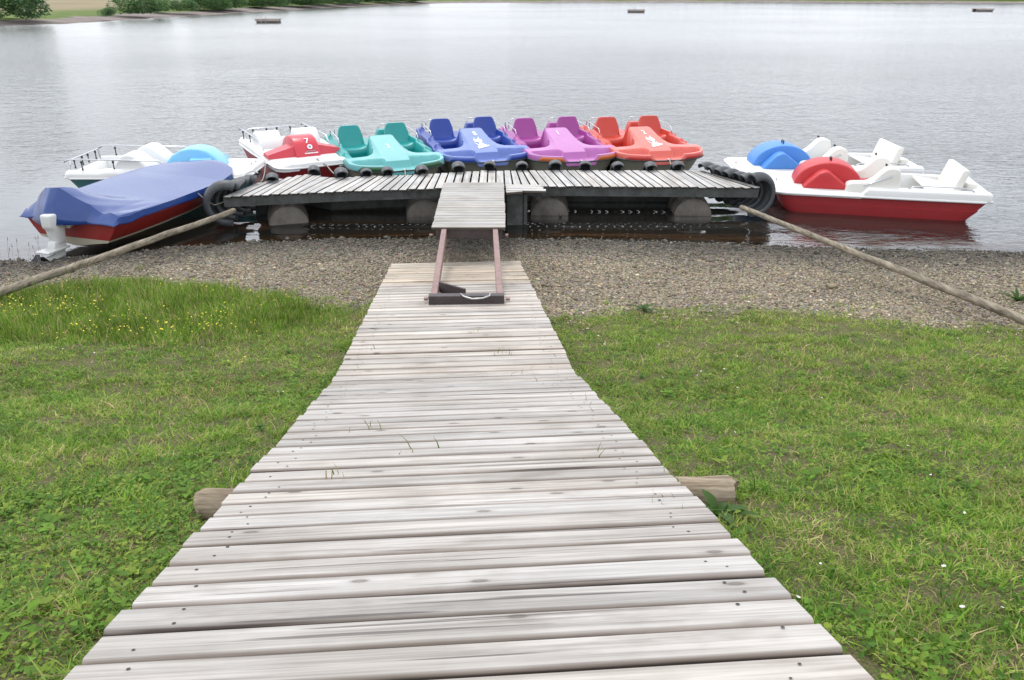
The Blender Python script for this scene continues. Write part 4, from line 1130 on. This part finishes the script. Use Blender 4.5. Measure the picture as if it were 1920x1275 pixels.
def boat_c(label, bow, yaw, dome, hullm):
    t = thing('pedal_boat', label, 'pedal boat', *frame(bow, yaw), 'dome wheeled pedal boats moored right of the jetty'); t.scale = (.87, 1.04, .82)
    hull('hull', OC, [(.010, .375, 0), (.010, .36, 0), (.045, .335, .0), (.075, .20, .03), (.06, .19, .03), (.10, .06, .07), (.15, -.08, .14)], hullm, t, rake=.45)
    r = MB(); r.tube([(x*1.012, y-.012*(1-y/1.4), .372) for x, y in OC.loop(40)], .022, 6, closed=True); r.obj('rub_rail', M['whitegel'], t, True, None)
    shell('deck', OC, zC, 66, 110, M['whitegel'], t, skirt=.05, vp=1.0)
    b = MB(); b.prism(arc_pts(.78, .415, .47, sy=.90), 'x', -.40, .20, bev=.03, seg=3); b.prism([(1.16, .43), (1.16, .54), (1.36, .54), (1.36, .43)], 'x', -.06, .06, bev=.015)
    wc = b.obj('wheel_cover', dome, t, True, 40)
    b = MB(); b.prism([(.40, .415), (.48, .54), (.60, .69), (.67, .735), (.74, .735), (.84, .64), (1.0, .49), (1.05, .415)], 'x', .19, .50, bev=.04, seg=3); b.obj('pedal_cover', dome, t, True, 40)
    b = MB(); b.prism([(.40, .415), (.48, .54), (.60, .69), (.67, .735), (.74, .735), (.84, .64), (1.0, .49), (1.05, .415)], 'x', -.62, -.39, bev=.04, seg=3); b.obj('pedal_cover', dome, t, True, 40)
    b = MB(); b.tube([(-.14, .80, .82), (-.14, .80, .875), (-.13, .80, .89), (-.03, .80, .89), (-.02, .80, .875), (-.02, .80, .82)], .012, 6); b.obj('handle', M['black'], t)
    sp = [(1.22, .40), (1.24, .56), (1.30, .585), (1.50, .60), (1.58, .66), (1.66, .77), (1.72, .845), (1.78, .87), (1.86, .865), (1.905, .82), (1.925, .70), (1.93, .40)]
    for xa, xb in ((.36, .60), (-.60, -.36)):
        b = MB(); b.prism([(y-.25, z) for y, z in sp], 'x', xa, xb, bev=.03, seg=3); o = b.obj('seat', M['creamgel'], t, True, 40)
    b = MB(); b.prism([(1.56-.05, .30), (1.62, .62), (1.70, .62), (1.70, .25)], 'x', -.37, .37, bev=.02); b.obj('seat_divider', M['creamgel'], t, True, 40)
    for xa, xb in ((.48, .48), (-.48, -.48)):
        b = MB(); b.tube([(xa-.03, 1.47, .885), (xa-.03, 1.47, .915), (xa+.03, 1.47, .915), (xa+.03, 1.47, .885)], .010, 6); b.obj('handle', M['black'], t)
    # rear bench: seat panel and raked back panel
    b = MB(); b.prism([(2.02, .50), (2.03, .535), (2.42, .46), (2.42, .42)], 'x', -.50, .48, bev=.012); b.obj('bench_seat', M['creamgel'], t, True, 40)
    b = MB(); b.prism([(2.36, .42), (2.47, .86), (2.52, .87), (2.56, .84), (2.47, .42)], 'x', -.50, .48, bev=.018); b.obj('bench_back', M['creamgel'], t, True, 40)
    b = MB(); b.box((.2, 2.66, .52), (.22, .14, .16), bev=.03); b.obj('locker', M['creamgel'], t, True, 40)
    for s in (-1, 1):
        x = s*.64; b = MB(); b.tube([(x, 1.78, .53), (x, 1.84, .575), (x, 1.95, .59), (x, 2.4, .592), (x, 2.55, .575), (x, 2.62, .535)], .011, 8); b.obj('side_rail', M['chrome'], t, True, None)
        b = MB(); b.tube([(s*.625, 1.20, .545), (s*.625, 1.30, .60), (s*.622, 1.55, .745)], .011, 8); b.obj('grab_rail', M['chrome'], t, True, None)
    b = MB(); b.tube([(-.03, .07, .43), (-.03, .07, .465), (.03, .07, .465), (.03, .07, .43)], .008, 6); b.obj('bow_ring', M['galv'], t)
    return t
ec = boat_c('white decked pedal boat with a red dome and dark red hull, nearest on the right', (4.03, 12.32), R(-103), M['domered'], M['hullred'])
ed = boat_c('white decked pedal boat with a blue dome, behind the red domed one', (3.73, 13.58), R(-92), M['domeblue'], M['hullnavy'])

# ------------------------------------------------------------------ covered motorboat on the left
mb_loc, mb_yaw = (-5.58, 9.80, 0), R(-18)
mt = thing('motorboat', 'small red motorboat with cream bottom, white outboard motor over the gravel', 'motorboat', mb_loc, mb_yaw)
M['boatred'] = plastic('red_boat_paint', (.26, .016, .012), .35, .12, .25)
M['boatcream'] = plastic('cream_bottom_paint', (.42, .38, .29), .5, .1, .35)
ST = [(0, .70, .53, .435), (.4, .76, .56, .44), (.9, .81, .58, .45), (1.5, .83, .58, .47), (2.0, .81, .54, .49), (2.3, .74, .46, .51), (2.55, .57, .33, .53), (2.75, .31, .17, .545), (2.86, .08, .04, .55)]
def mboat():
    V, F, m = [], [], []
    ring = []
    for (y, wg, wc, zg) in ST:
        k = y/2.72; zc = .155+.10*k**2; zk = .075+.18*k**2.2
        rowp = [(wg, zg), (wg+.012, zg-.03), (wg*.55+wc*.45+.01, zc+.13), (wc+.025, zc+.03), (wc, zc), (0, zk)]
        pts = [(x, y-.10*(zg-z)/.5*0, z) for x, z in rowp]+[(-x, y, z) for x, z in rowp[-2::-1]]
        V += pts
    n = 11
    mats = [0, 0, 0, 1, 1, 1, 1, 0, 0, 0]
    for i in range(len(ST)-1):
        for k in range(n-1): F.append((i*n+k, i*n+k+1, (i+1)*n+k+1, (i+1)*n+k)); m.append(mats[k])
    # transom: red above, cream band below
    F.append((0, 1, 2, 3, 7, 8, 9, 10)); m.append(0); F.append((3, 4, 5, 6, 7)); m.append(1)
    o = (len(ST)-1)*n; F.append(tuple(o+k for k in range(n))); m.append(0)
    b = MB(); b.v, b.f, b.m = V, F, m
    return b.obj('hull', [M['boatred'], M['boatcream']], mt, True, 25, True)
mboat()
b = MB(); b.tube([(x, y, z-.005) for y, x, _, z in [(a, b_+.004, c, d) for a, b_, c, d in ST]], .016, 6); b.tube([(-x, y, z-.005) for y, x, _, z in [(a, b_+.004, c, d) for a, b_, c, d in ST]], .016, 6); b.obj('gunwale', M['boatred'], mt, True, None)
# outboard motor
M['engine'] = plastic('white_outboard', (.60, .61, .59), .35, .06, .3, dirtcol=(.22, .2, .16))
om = link('outboard_motor', None, mt, (-.04, 0, .05))
b = MB(); b.prism([(-.10, .50), (-.33, .50), (-.34, .34), (-.30, .30), (-.27, .12), (-.15, .12), (-.12, .30), (-.08, .34)], 'x', -.08, .08, bev=.03, seg=3); b.obj('leg', M['engine'], om, True, 40)
b = MB(); b.prism([(-.02, .47), (-.02, .30), (-.10, .28), (-.10, .47)], 'x', -.11, .11, bev=.012); b.obj('clamp_bracket', M['engine'], om, True, 40)
b = MB(); b.prism([(-.14, .05), (-.46, .045), (-.48, .06), (-.46, .075), (-.14, .08)], 'x', -.10, .10, bev=.008); b.prism([(-.15, .16), (-.31, .16), (-.34, .07), (-.14, .07)], 'x', -.06, .06, bev=.015); b.obj('cavitation_plate', M['engine'], om, True, 40)
b = MB(); b.prism([(-.14, .07), (-.30, .07), (-.33, -.05), (-.30, -.20), (-.22, -.21), (-.17, -.10)], 'x', -.028, .028, bev=.012); b.lathe([(.0, -.30), (.03, -.28), (.045, -.2), (.048, -.1), (.035, -.02), (0, .02)], (0, -.20, -.045), 14, axis='y'); b.obj('gearcase', M['engine'], om, True, 40)
b = MB()
for k in range(3):
    a = 2*math.pi*k/3+.5; ca, sa = math.cos(a), math.sin(a)
    def pp(r, wv, dy): return (ca*r-sa*wv, -.52+dy, -.045+sa*r+ca*wv)
    V = [pp(.03, -.02, .02), pp(.03, .02, -.02), pp(.08, -.055, .03), pp(.08, .055, -.03), pp(.115, -.04, .022), pp(.115, .04, -.022)]
    b.add(V+[(x, y+.006, z) for x, y, z in V], [(0, 1, 3, 2), (2, 3, 5, 4), (8, 9, 7, 6), (10, 11, 9, 8), (4, 5, 11, 10), (0, 2, 8, 6), (2, 4, 10, 8), (1, 7, 9, 3), (3, 9, 11, 5)])
b.lathe([(.0, -.57), (.028, -.55), (.034, -.48)], (0, 0, -.045), 12, axis='y'); b.obj('propeller', M['black'], om, True, 40)
# blue tarpaulin: taut flat top, bunched up over the motor at the stern
M['tarp'] = plastic('blue_tarpaulin', (.002, .038, .20), .32, .06, .06, coat=.4, dirtcol=(.2, .22, .3))
def gunw(y):
    ys = [s[0] for s in ST]; return float(np.interp(y, ys, [s[1] for s in ST])), float(np.interp(y, ys, [s[3] for s in ST]))
def fold(t): return abs(((t+.5) % 1)-.5)*2
def tarp(u, v):
    # u across -1..1 ; v from beyond the transom to the bow
    y = -.085+2.93*v; w, zg = gunw(max(0, y)); s = 2*u-1; a = abs(s); flat = .86
    top = zg+.068
    if a < flat: x = s/flat*(w+.03); z = top+.012*(1-(a/flat)**2); k = 1
    else:
        t = (a-flat)/(1-flat); x = math.copysign(w+.032+.012*t, s); k = .35*(1-t)
        z = top-.085*t*(1+.10*math.sin(y*4+s*2))
    st = max(0, 1-max(0, y-.06)/.75); st = st**1.25
    # motor cowling under the cloth: a blunt ridge with taut straight folds to both corners
    dx = x+.10; hum = max(0, 1-abs(dx)/.62)**1.15; hum = min(hum, .80)
    z += st*.40*hum*k
    z += st*k*(.030*(fold(1.9*dx+1.15*y+.1)-.5)+.020*(fold(3.1*dx-1.6*y+.3)-.5))*(1.15-hum)
    if a >= flat: z -= st*.03*fold(2.5*y)
    z += k*(.006*math.sin(2.1*y+1.3)*math.sin(2.9*x)+.004*(fold(.9*y+.35*x)-.5))
    if y < .16:   # cloth over the cowling, then down outside the transom
        q = min(1, (.16-y)/.245); out_ = .24*max(0, 1-abs(dx)/.42)**.7
        q2 = max(0, (q-.45)/.55)
        hem = zg-.03+.012*fold(2.2*x+.3)-.02*out_
        z = z*(1-q2)+hem*q2
        y = .16-.235*q-out_*min(1, q*1.3)
    return (x, y, z)
b = MB(); b.grid(tarp, 88, 110)
V, F = b.v, b.f
me = b.mesh('tarpaulin', M['tarp'], True, 28)
to = link('tarpaulin', me, None, mb_loc, mb_yaw); sm = to.modifiers.new('cloth', 'SOLIDIFY'); sm.thickness = .004
tag(to, 'blue tarpaulin stretched over the red motorboat and bunched at its stern', 'tarpaulin')

# ------------------------------------------------------------------ mooring ropes
def rope(pts, label, r=.008, m='rope', sag=.06):
    P = []; pts = [Vector(p) for p in pts]
    for A, B in zip(pts, pts[1:]):
        for k in range(8):
            f = k/8; p = A.lerp(B, f); p.z -= sag*4*f*(1-f)*(B-A).length; P.append(p)
    P.append(pts[-1]); b = MB(); b.tube(P, r, 6)
    tag(b.obj('mooring_rope', M[m], None, True, None), label, 'rope')
def wpt(o, p):
    a = o.rotation_euler.z; return Vector((o.location.x+p[0]*math.cos(a)-p[1]*math.sin(a), o.location.y+p[0]*math.sin(a)+p[1]*math.cos(a), p[2]))
for k, lab, jx_, jy_ in (('teal', 'short grey rope from the teal boat\'s bow to the jetty', -1.62, 12.12), ('blue', 'short grey rope from the blue boat\'s bow to the jetty', -.22, 12.42),
                         ('purple', 'short grey rope from the purple boat\'s bow to the jetty', 1.20, 12.44), ('red', 'short grey rope from the red boat\'s bow to the jetty', 2.62, 12.44)):
    rope([wpt(ped[k], (0, -.03, .36)), (jx_, jy_, .44)], lab, .009)
rope([wpt(bc, (.0, .10, .45)), wpt(bc, (.10, -.06, .37)), (-2.45, 12.0, .46)], 'grey rope from the red dashed white boat across its bow to the jetty', .010)
rope([wpt(bb, (.25, .12, .44)), wpt(bb, (.35, -.03, .38)), (-3.72, 11.62, .50)], 'thin rope from the bow of the blue humped white boat to the jetty corner', .008)
rope([(-3.70, 11.58, .62), (-3.78, 11.50, .66), (-3.86, 11.38, .60)], 'white rope looped over the tyre at the jetty\'s far left corner', .012, 'whiterope', -.1)
rope([(-4.33, 10.85, .50), (-4.12, 10.83, .34), (-3.95, 10.95, .40)], 'thin blue grey rope from the motorboat\'s side to the big left tyre', .007)
rope([(-3.86, 10.93, .32), (-3.78, 10.96, .38), (-3.74, 10.98, .43)], 'frayed lashing tying the left pole to the jetty beam', .02)

# ------------------------------------------------------------------ far shore
FS = [(-75, 40), (-50, 60), (-42, 70.2), (-38, 76.2), (-35.8, 90), (-26, 131.5), (-11, 163), (15, 167), (45.5, 168), (94, 158), (150, 150), (240, 140)]
OFF = [(0, -.3), (1.0, .03), (4.5, .24), (5.6, .38), (14, .46), (40, .62), (120, 1.1), (400, 3.0), (1200, 9)]
def far_point(s, d):
    """s: position along the far shoreline (index), d: metres inland"""
    i = min(int(s), len(FS)-2); t = s-i; A, B = FS[i], FS[i+1]
    def nrm(j):
        a, b = FS[max(0, j-1)], FS[min(len(FS)-1, j+1)]; n = Vector((-(b[1]-a[1]), b[0]-a[0], 0)); return n.normalized()
    n = (nrm(i)*(1-t)+nrm(i+1)*t).normalized()
    return (A[0]*(1-t)+B[0]*t+n.x*d, A[1]*(1-t)+B[1]*t+n.y*d, float(np.interp(d, [o[0] for o in OFF], [o[1] for o in OFF])))
V, D = [], []; ns = 90
for k in range(ns+1):
    s = (len(FS)-1)*k/ns
    for (d, z) in OFF:
        p = far_point(s, d); V.append((p[0]+math.sin(k*1.7)*.4, p[1]+math.cos(k*2.3)*.4, p[2])); D.append(d+.5*math.sin(k*1.3))
no = len(OFF)
Q = np.array([(k*no+j, (k+1)*no+j, (k+1)*no+j+1, k*no+j+1) for k in range(ns) for j in range(no-1)])
def far_material():
    m, n, L, out = mat('far_meadow'); b = n('BsdfPrincipled', Roughness=.9); L(b.outputs[0], out.inputs[0]); b.inputs['Specular IOR Level'].default_value = .1
    at = n('Attribute', attribute_name='inland'); v = coords(n, L)
    t = n('TexNoise', Scale=.6, Detail=5.0, Roughness=.7); L(v, t.inputs['Vector']); t2 = n('TexNoise', Scale=.045, Detail=3.0); L(v, t2.inputs['Vector'])
    g = ramp(n, [(.3, (.075, .12, .03)), (.7, (.16, .20, .06))]); L(t.outputs[0], g.inputs[0])
    f = ramp(n, [(.3, (.21, .18, .105)), (.7, (.30, .25, .16))]); L(t2.outputs[0], f.inputs[0])
    s = ramp(n, [(.3, (.16, .135, .125)), (.7, (.30, .26, .235))]); L(t.outputs[0], s.inputs[0])
    a = n('MapRange'); a.inputs['From Min'].default_value = 4.6; a.inputs['From Max'].default_value = 5.4; L(at.outputs['Fac'], a.inputs[0])
    c = n('MapRange'); c.inputs['From Min'].default_value = 13; c.inputs['From Max'].default_value = 22; L(at.outputs['Fac'], c.inputs[0])
    x = mixc(n, L, a.outputs[0], s.outputs[0], g.outputs[0]); L(mixc(n, L, c.outputs[0], x, f.outputs[0]), b.inputs['Base Color'])
    return m
fm = np_mesh('far_shore', np.array(V), Q, np.full(len(Q), 4), far_material(), smooth=True, attrs={'inland': np.array(D)})
tag(link('far_shore', fm), kind='structure')
def bush_mesh(name, seed, n, rx, rz, leaf, cols, lobes=9):
    r = np.random.default_rng(seed)
    c = np.stack([r.uniform(-.62, .62, lobes)*rx, r.uniform(-.5, .5, lobes)*rx, r.uniform(.25, .68, lobes)*rz], 1); rad = r.uniform(.30, .52, lobes)*min(rx, rz)
    k = r.integers(0, lobes, n); d = r.normal(size=(n, 3)); d /= np.linalg.norm(d, axis=1, keepdims=True)
    p = c[k]+d*(rad[k]*r.uniform(.6, 1.08, n)**.5)[:, None]*np.array([1, 1, .95]); p[:, 2] = np.maximum(p[:, 2], r.uniform(.02, .25, n))
    a = r.normal(size=(n, 3)); a /= np.linalg.norm(a, axis=1, keepdims=True); bvec = np.cross(a, r.normal(size=(n, 3))); bvec /= np.linalg.norm(bvec, axis=1, keepdims=True)
    s = leaf*r.uniform(.6, 1.4, n)[:, None]
    V = np.stack([p-a*s, p+bvec*s*.5, p+a*s, p-bvec*s*.5], 1).reshape(-1, 3)
    base = np.array(cols)[r.integers(0, len(cols), lobes)][k]*r.uniform(.7, 1.3, (n, 1))
    return np_mesh(name, V, np.arange(n*4).reshape(-1, 4), np.full(n, 4), M['leaf'], np.repeat(base, 4, 0))
GC = [(.085, .17, .055), (.11, .21, .065), (.13, .23, .07), (.075, .15, .06), (.15, .25, .085)]
bm_ = [bush_mesh('shrub', 100+i, 6500, 1.6, 2.1, .062, GC, 15) for i in range(4)]
def inv(px, py, z):
    """where a far photo point falls on the plane at height z"""
    P = R(24.025); f = 1493.; a = (px-960)/f; b_ = (637.5-py)/f; d = Vector((a, math.cos(P)+b_*math.sin(P), -math.sin(P)+b_*math.cos(P)))
    return d*((z-3.12)/d.z)
# foot of each shrub on the bank, its width and height in metres
SHR = [(-43.6, 74.0, 4.6, 2.6), (-37.9, 80.8, 1.2, .75), (-37.6, 88.0, 3.6, 1.75), (-38.5, 96.0, 2.0, 1.2), (-36.3, 96.0, 2.2, 1.15), (-37.5, 104.0, 2.6, 2.3), (-36.6, 108.0, 2.2, 2.3), (-35.6, 104.0, 2.3, 1.6),
       (-34.6, 108.0, 3.0, 1.9), (-34.0, 116.0, 2.6, 2.2), (-32.4, 116.5, 3.0, 2.0), (-31.5, 124.0, 3.4, 2.2), (-29.0, 126.0, 3.6, 2.3), (-27.6, 132.0, 3.4, 2.1), (-26.4, 138.0, 3.2, 2.2), (-24.6, 143.0, 3.6, 2.2),
       (-22.0, 149.0, 3.6, 2.0), (-19.5, 154.0, 3.4, 1.9), (-17.0, 158.0, 3.2, 1.7)]
SL = ['large dark round bush at the far left of the opposite bank', 'small low bush standing alone in the meadow on the opposite bank', 'broad rounded bush with bright top right of the tan field', 'low grey green bush right of the broad rounded bush',
      'low leafy bush by the shingle, fifth along the far bank', 'tall bush cut by the top of the picture, left of the pair', 'tall bush cut by the top of the picture, right of the pair', 'mid green bush in front of the tall pair on the far bank']
for i, (x, y, wd, h) in enumerate(SHR):
    o = link('shrub', bm_[i % 4], None, (x, y, .40), i*1.9); o.scale = (wd/1.95, wd/1.95, h/1.7)
    ords = ['ninth', 'tenth', 'eleventh', 'twelfth', 'thirteenth', 'fourteenth', 'fifteenth', 'sixteenth', 'seventeenth', 'eighteenth', 'last']
    tag(o, SL[i] if i < 8 else 'green bush on the far bank, %s from the left along the shoreline' % ords[i-8], 'bush', 'bushes along the far bank')
ORD = ['first', 'second', 'third', 'fourth', 'fifth', 'sixth', 'seventh', 'eighth', 'ninth', 'tenth', 'eleventh', 'last']
for k in range(12):
    x0, y0, _, _ = SHR[7+k]; h = 1.5+.5*math.sin(k*2.1)
    o = link('shrub', bm_[(k+1) % 4], None, (x0-2.0, y0+1.4, .45), k*2.7+.5); o.scale = (1.75+.3*math.sin(k*1.3), 1.3, h/1.8)
    tag(o, 'green bush in the back row on the far bank, %s from the left' % ORD[k], 'bush', 'bushes along the far bank')
# wood on the far right bank, one mass at this distance
def wood():
    r = np.random.default_rng(5); n = 26000
    s = r.uniform(6.7, 9.9, n); d = r.uniform(9, 30, n); base = np.array([far_point(a, b_) for a, b_ in zip(s, d)])
    hh = 1.5+2.6*fbm(s*9, d*.06, 8)**1.5*sstep(7.2, 8.3, s)
    p = base.copy(); p[:, 2] += r.random(n)**.8*hh
    a = r.normal(size=(n, 3)); a /= np.linalg.norm(a, axis=1, keepdims=True); b_ = np.cross(a, r.normal(size=(n, 3))); b_ /= np.linalg.norm(b_, axis=1, keepdims=True)
    L_ = r.uniform(.35, .8, n)[:, None]
    V = np.stack([p-a*L_, p+b_*L_*.6, p+a*L_, p-b_*L_*.6], 1).reshape(-1, 3)
    c = np.array([(.035, .06, .03), (.045, .08, .035), (.06, .09, .04)])[r.integers(0, 3, n)]*r.uniform(.7, 1.3, (n, 1))
    tag(link('distant_wood', np_mesh('distant_wood', V, np.arange(n*4).reshape(-1, 4), np.full(n, 4), M['leaf'], np.repeat(c, 4, 0))), 'dark green wood along the far right bank', 'wood', kind='stuff')
wood()
# bathing rafts out on the lake
M['raftwood'] = simple('raft_wood', (.36, .32, .29), .85, noise=.35, scale=2.5)
def raft(label, loc, rz, L_=2.15, W_=1.6):
    t = thing('bathing_raft', label, 'raft', loc, rz, 'bathing rafts anchored out on the lake')
    b = MB()
    for k in range(12): b.box((-L_/2+L_*(k+.5)/12, 0, .34), (L_/12-.03, W_, .05), bev=.008)
    b.obj('deck', M['raftwood'], t)
    for s in (-1, 1):
        b = MB(); b.tube([(-L_/2+.1, s*(W_/2-.25), .12), (L_/2-.1, s*(W_/2-.25), .12)], .21, 14); b.obj('float', M['drum'], t, True, 40)
    b = MB(); b.box((0, -W_/2+.03, .26), (L_, .06, .14)); b.obj('side_beam', M['raftwood'], t)
    b = MB(); b.tube([(-.55, -W_/2+.02, -.1), (-.55, -W_/2+.02, .62), (-.55, -W_/2+.35, .62), (-.55, -W_/2+.35, .36)], .02, 6); b.tube([(-.15, -W_/2+.02, -.1), (-.15, -W_/2+.02, .62), (-.15, -W_/2+.35, .62), (-.15, -W_/2+.35, .36)], .02, 6); b.obj('ladder', M['galv'], t)
    return t
raft('wooden bathing raft nearest the left bank with the bushes', (-22.0, 77.5, 0), R(8))
raft('small bathing raft far out in the middle of the lake', (15.4, 107, 0), R(-3))
raft('small bathing raft farthest right on the lake', (60.6, 111, 0), R(-4))
# dry stalks by the water at the left edge
def stalks():
    b = MB(); r = random.Random(4)
    for k in range(16):
        x, y = r.uniform(-6.35, -5.7), r.uniform(9.1, 9.4); z = float(ground_z(x, y)); h = r.uniform(.12, .34); dx, dy = r.uniform(-.06, .06), r.uniform(-.04, .04)
        b.tube([(x, y, z-.02), (x+dx*.4, y+dy*.4, z+h*.6), (x+dx, y+dy, z+h)], [.0022, .0018, .0012], 4)
        if r.random() < .6: b.tube([(x+dx, y+dy, z+h-.01), (x+dx*1.1, y+dy, z+h+.02), (x+dx*1.2, y+dy, z+h+.045)], [.002, .0055, .001], 5)
    tag(b.obj('dry_stalks', M['rope'], None), 'thin dry grass stalks by the water in front of the motorboat', 'plant')
stalks()
CLOUD_LO, CLOUD_HI, EXPOSURE, DENOISE = 6.0, 12.0, 0.0, True
# ------------------------------------------------------------------ light, sky, camera
SUN_EL, SUN_AZ = R(62), R(-25)     # azimuth measured from +Y towards +X
w = bpy.data.worlds.new('World'); S.world = w; w.use_nodes = True
nt = w.node_tree; bg = nt.nodes['Background']
sky = nt.nodes.new('ShaderNodeTexSky'); sky.sky_type = 'NISHITA'; sky.sun_disc = False
sky.sun_elevation = SUN_EL; sky.sun_rotation = SUN_AZ; sky.air_density = 1.0; sky.dust_density = 3.0; sky.ozone_density = 1.0
tc = nt.nodes.new('ShaderNodeTexCoord'); mp = nt.nodes.new('ShaderNodeMapping'); mp.inputs['Scale'].default_value = (1, 1, 2.4)
cn = nt.nodes.new('ShaderNodeTexNoise'); cn.inputs['Scale'].default_value = 2.2; cn.inputs['Detail'].default_value = 4
sx = nt.nodes.new('ShaderNodeSeparateXYZ'); nt.links.new(tc.outputs['Generated'], sx.inputs[0])
mr = nt.nodes.new('ShaderNodeValToRGB')   # cloud deck: dim at the horizon, brightest low in the sky over the lake
for p, v in ((.0, .60), (.20, 1.5), (.45, 1.30), (1.0, 1.16)):
    e = mr.color_ramp.elements[0] if p == 0 else mr.color_ramp.elements[-1] if p == 1 else mr.color_ramp.elements.new(p)
    e.position = p; e.color = (v, v, v, 1)
nt.links.new(sx.outputs[2], mr.inputs[0])
nt.links.new(tc.outputs['Generated'], mp.inputs[0]); nt.links.new(mp.outputs[0], cn.inputs['Vector'])
cr = nt.nodes.new('ShaderNodeValToRGB'); cr.color_ramp.elements[0].position = .3; cr.color_ramp.elements[1].position = .72
cr.color_ramp.elements[0].color = (CLOUD_LO*.94, CLOUD_LO*.98, CLOUD_LO*1.08, 1); cr.color_ramp.elements[1].color = (CLOUD_HI*.965, CLOUD_HI*.995, CLOUD_HI*1.045, 1)
nt.links.new(cn.outputs[0], cr.inputs[0])
mx = nt.nodes.new('ShaderNodeMix'); mx.data_type = 'RGBA'; mx.inputs[0].default_value = .85   # an almost closed cloud deck over the blue
nt.links.new(sky.outputs[0], mx.inputs[6]); nt.links.new(cr.outputs[0], mx.inputs[7])
ml = nt.nodes.new('ShaderNodeMix'); ml.data_type = 'RGBA'; ml.blend_type = 'MULTIPLY'; ml.inputs[0].default_value = 1
nt.links.new(mx.outputs[2], ml.inputs[6]); nt.links.new(mr.outputs[0], ml.inputs[7]); nt.links.new(ml.outputs[2], bg.inputs['Color']); bg.inputs['Strength'].default_value = .15
sl = bpy.data.lights.new('sun', 'SUN'); sl.energy = 1.5; sl.angle = R(14); sl.color = (1, .965, .91)
so = bpy.data.objects.new('sun', sl); COL.objects.link(so)
dirv = Vector((math.sin(SUN_AZ)*math.cos(SUN_EL), math.cos(SUN_AZ)*math.cos(SUN_EL), math.sin(SUN_EL)))
so.rotation_euler = dirv.to_track_quat('Z', 'Y').to_euler()
cd = bpy.data.cameras.new('camera'); cam = bpy.data.objects.new('camera', cd); COL.objects.link(cam)
cd.sensor_width = 36; cd.lens = 28.0; cd.clip_end = 2000; cd.clip_start = .05
cam.location = (0, 0, 3.12); cam.rotation_euler = (R(90-24.025), 0, 0)
S.camera = cam
S.view_settings.view_transform = 'Standard'; S.view_settings.look = 'None'; S.view_settings.exposure = EXPOSURE; S.view_settings.gamma = 1
S.render.resolution_x = 1024; S.render.resolution_y = 680
S.cycles.use_denoising = DENOISE; S.cycles.max_bounces = 8; S.cycles.transparent_max_bounces = 12; S.cycles.sample_clamp_indirect = 6
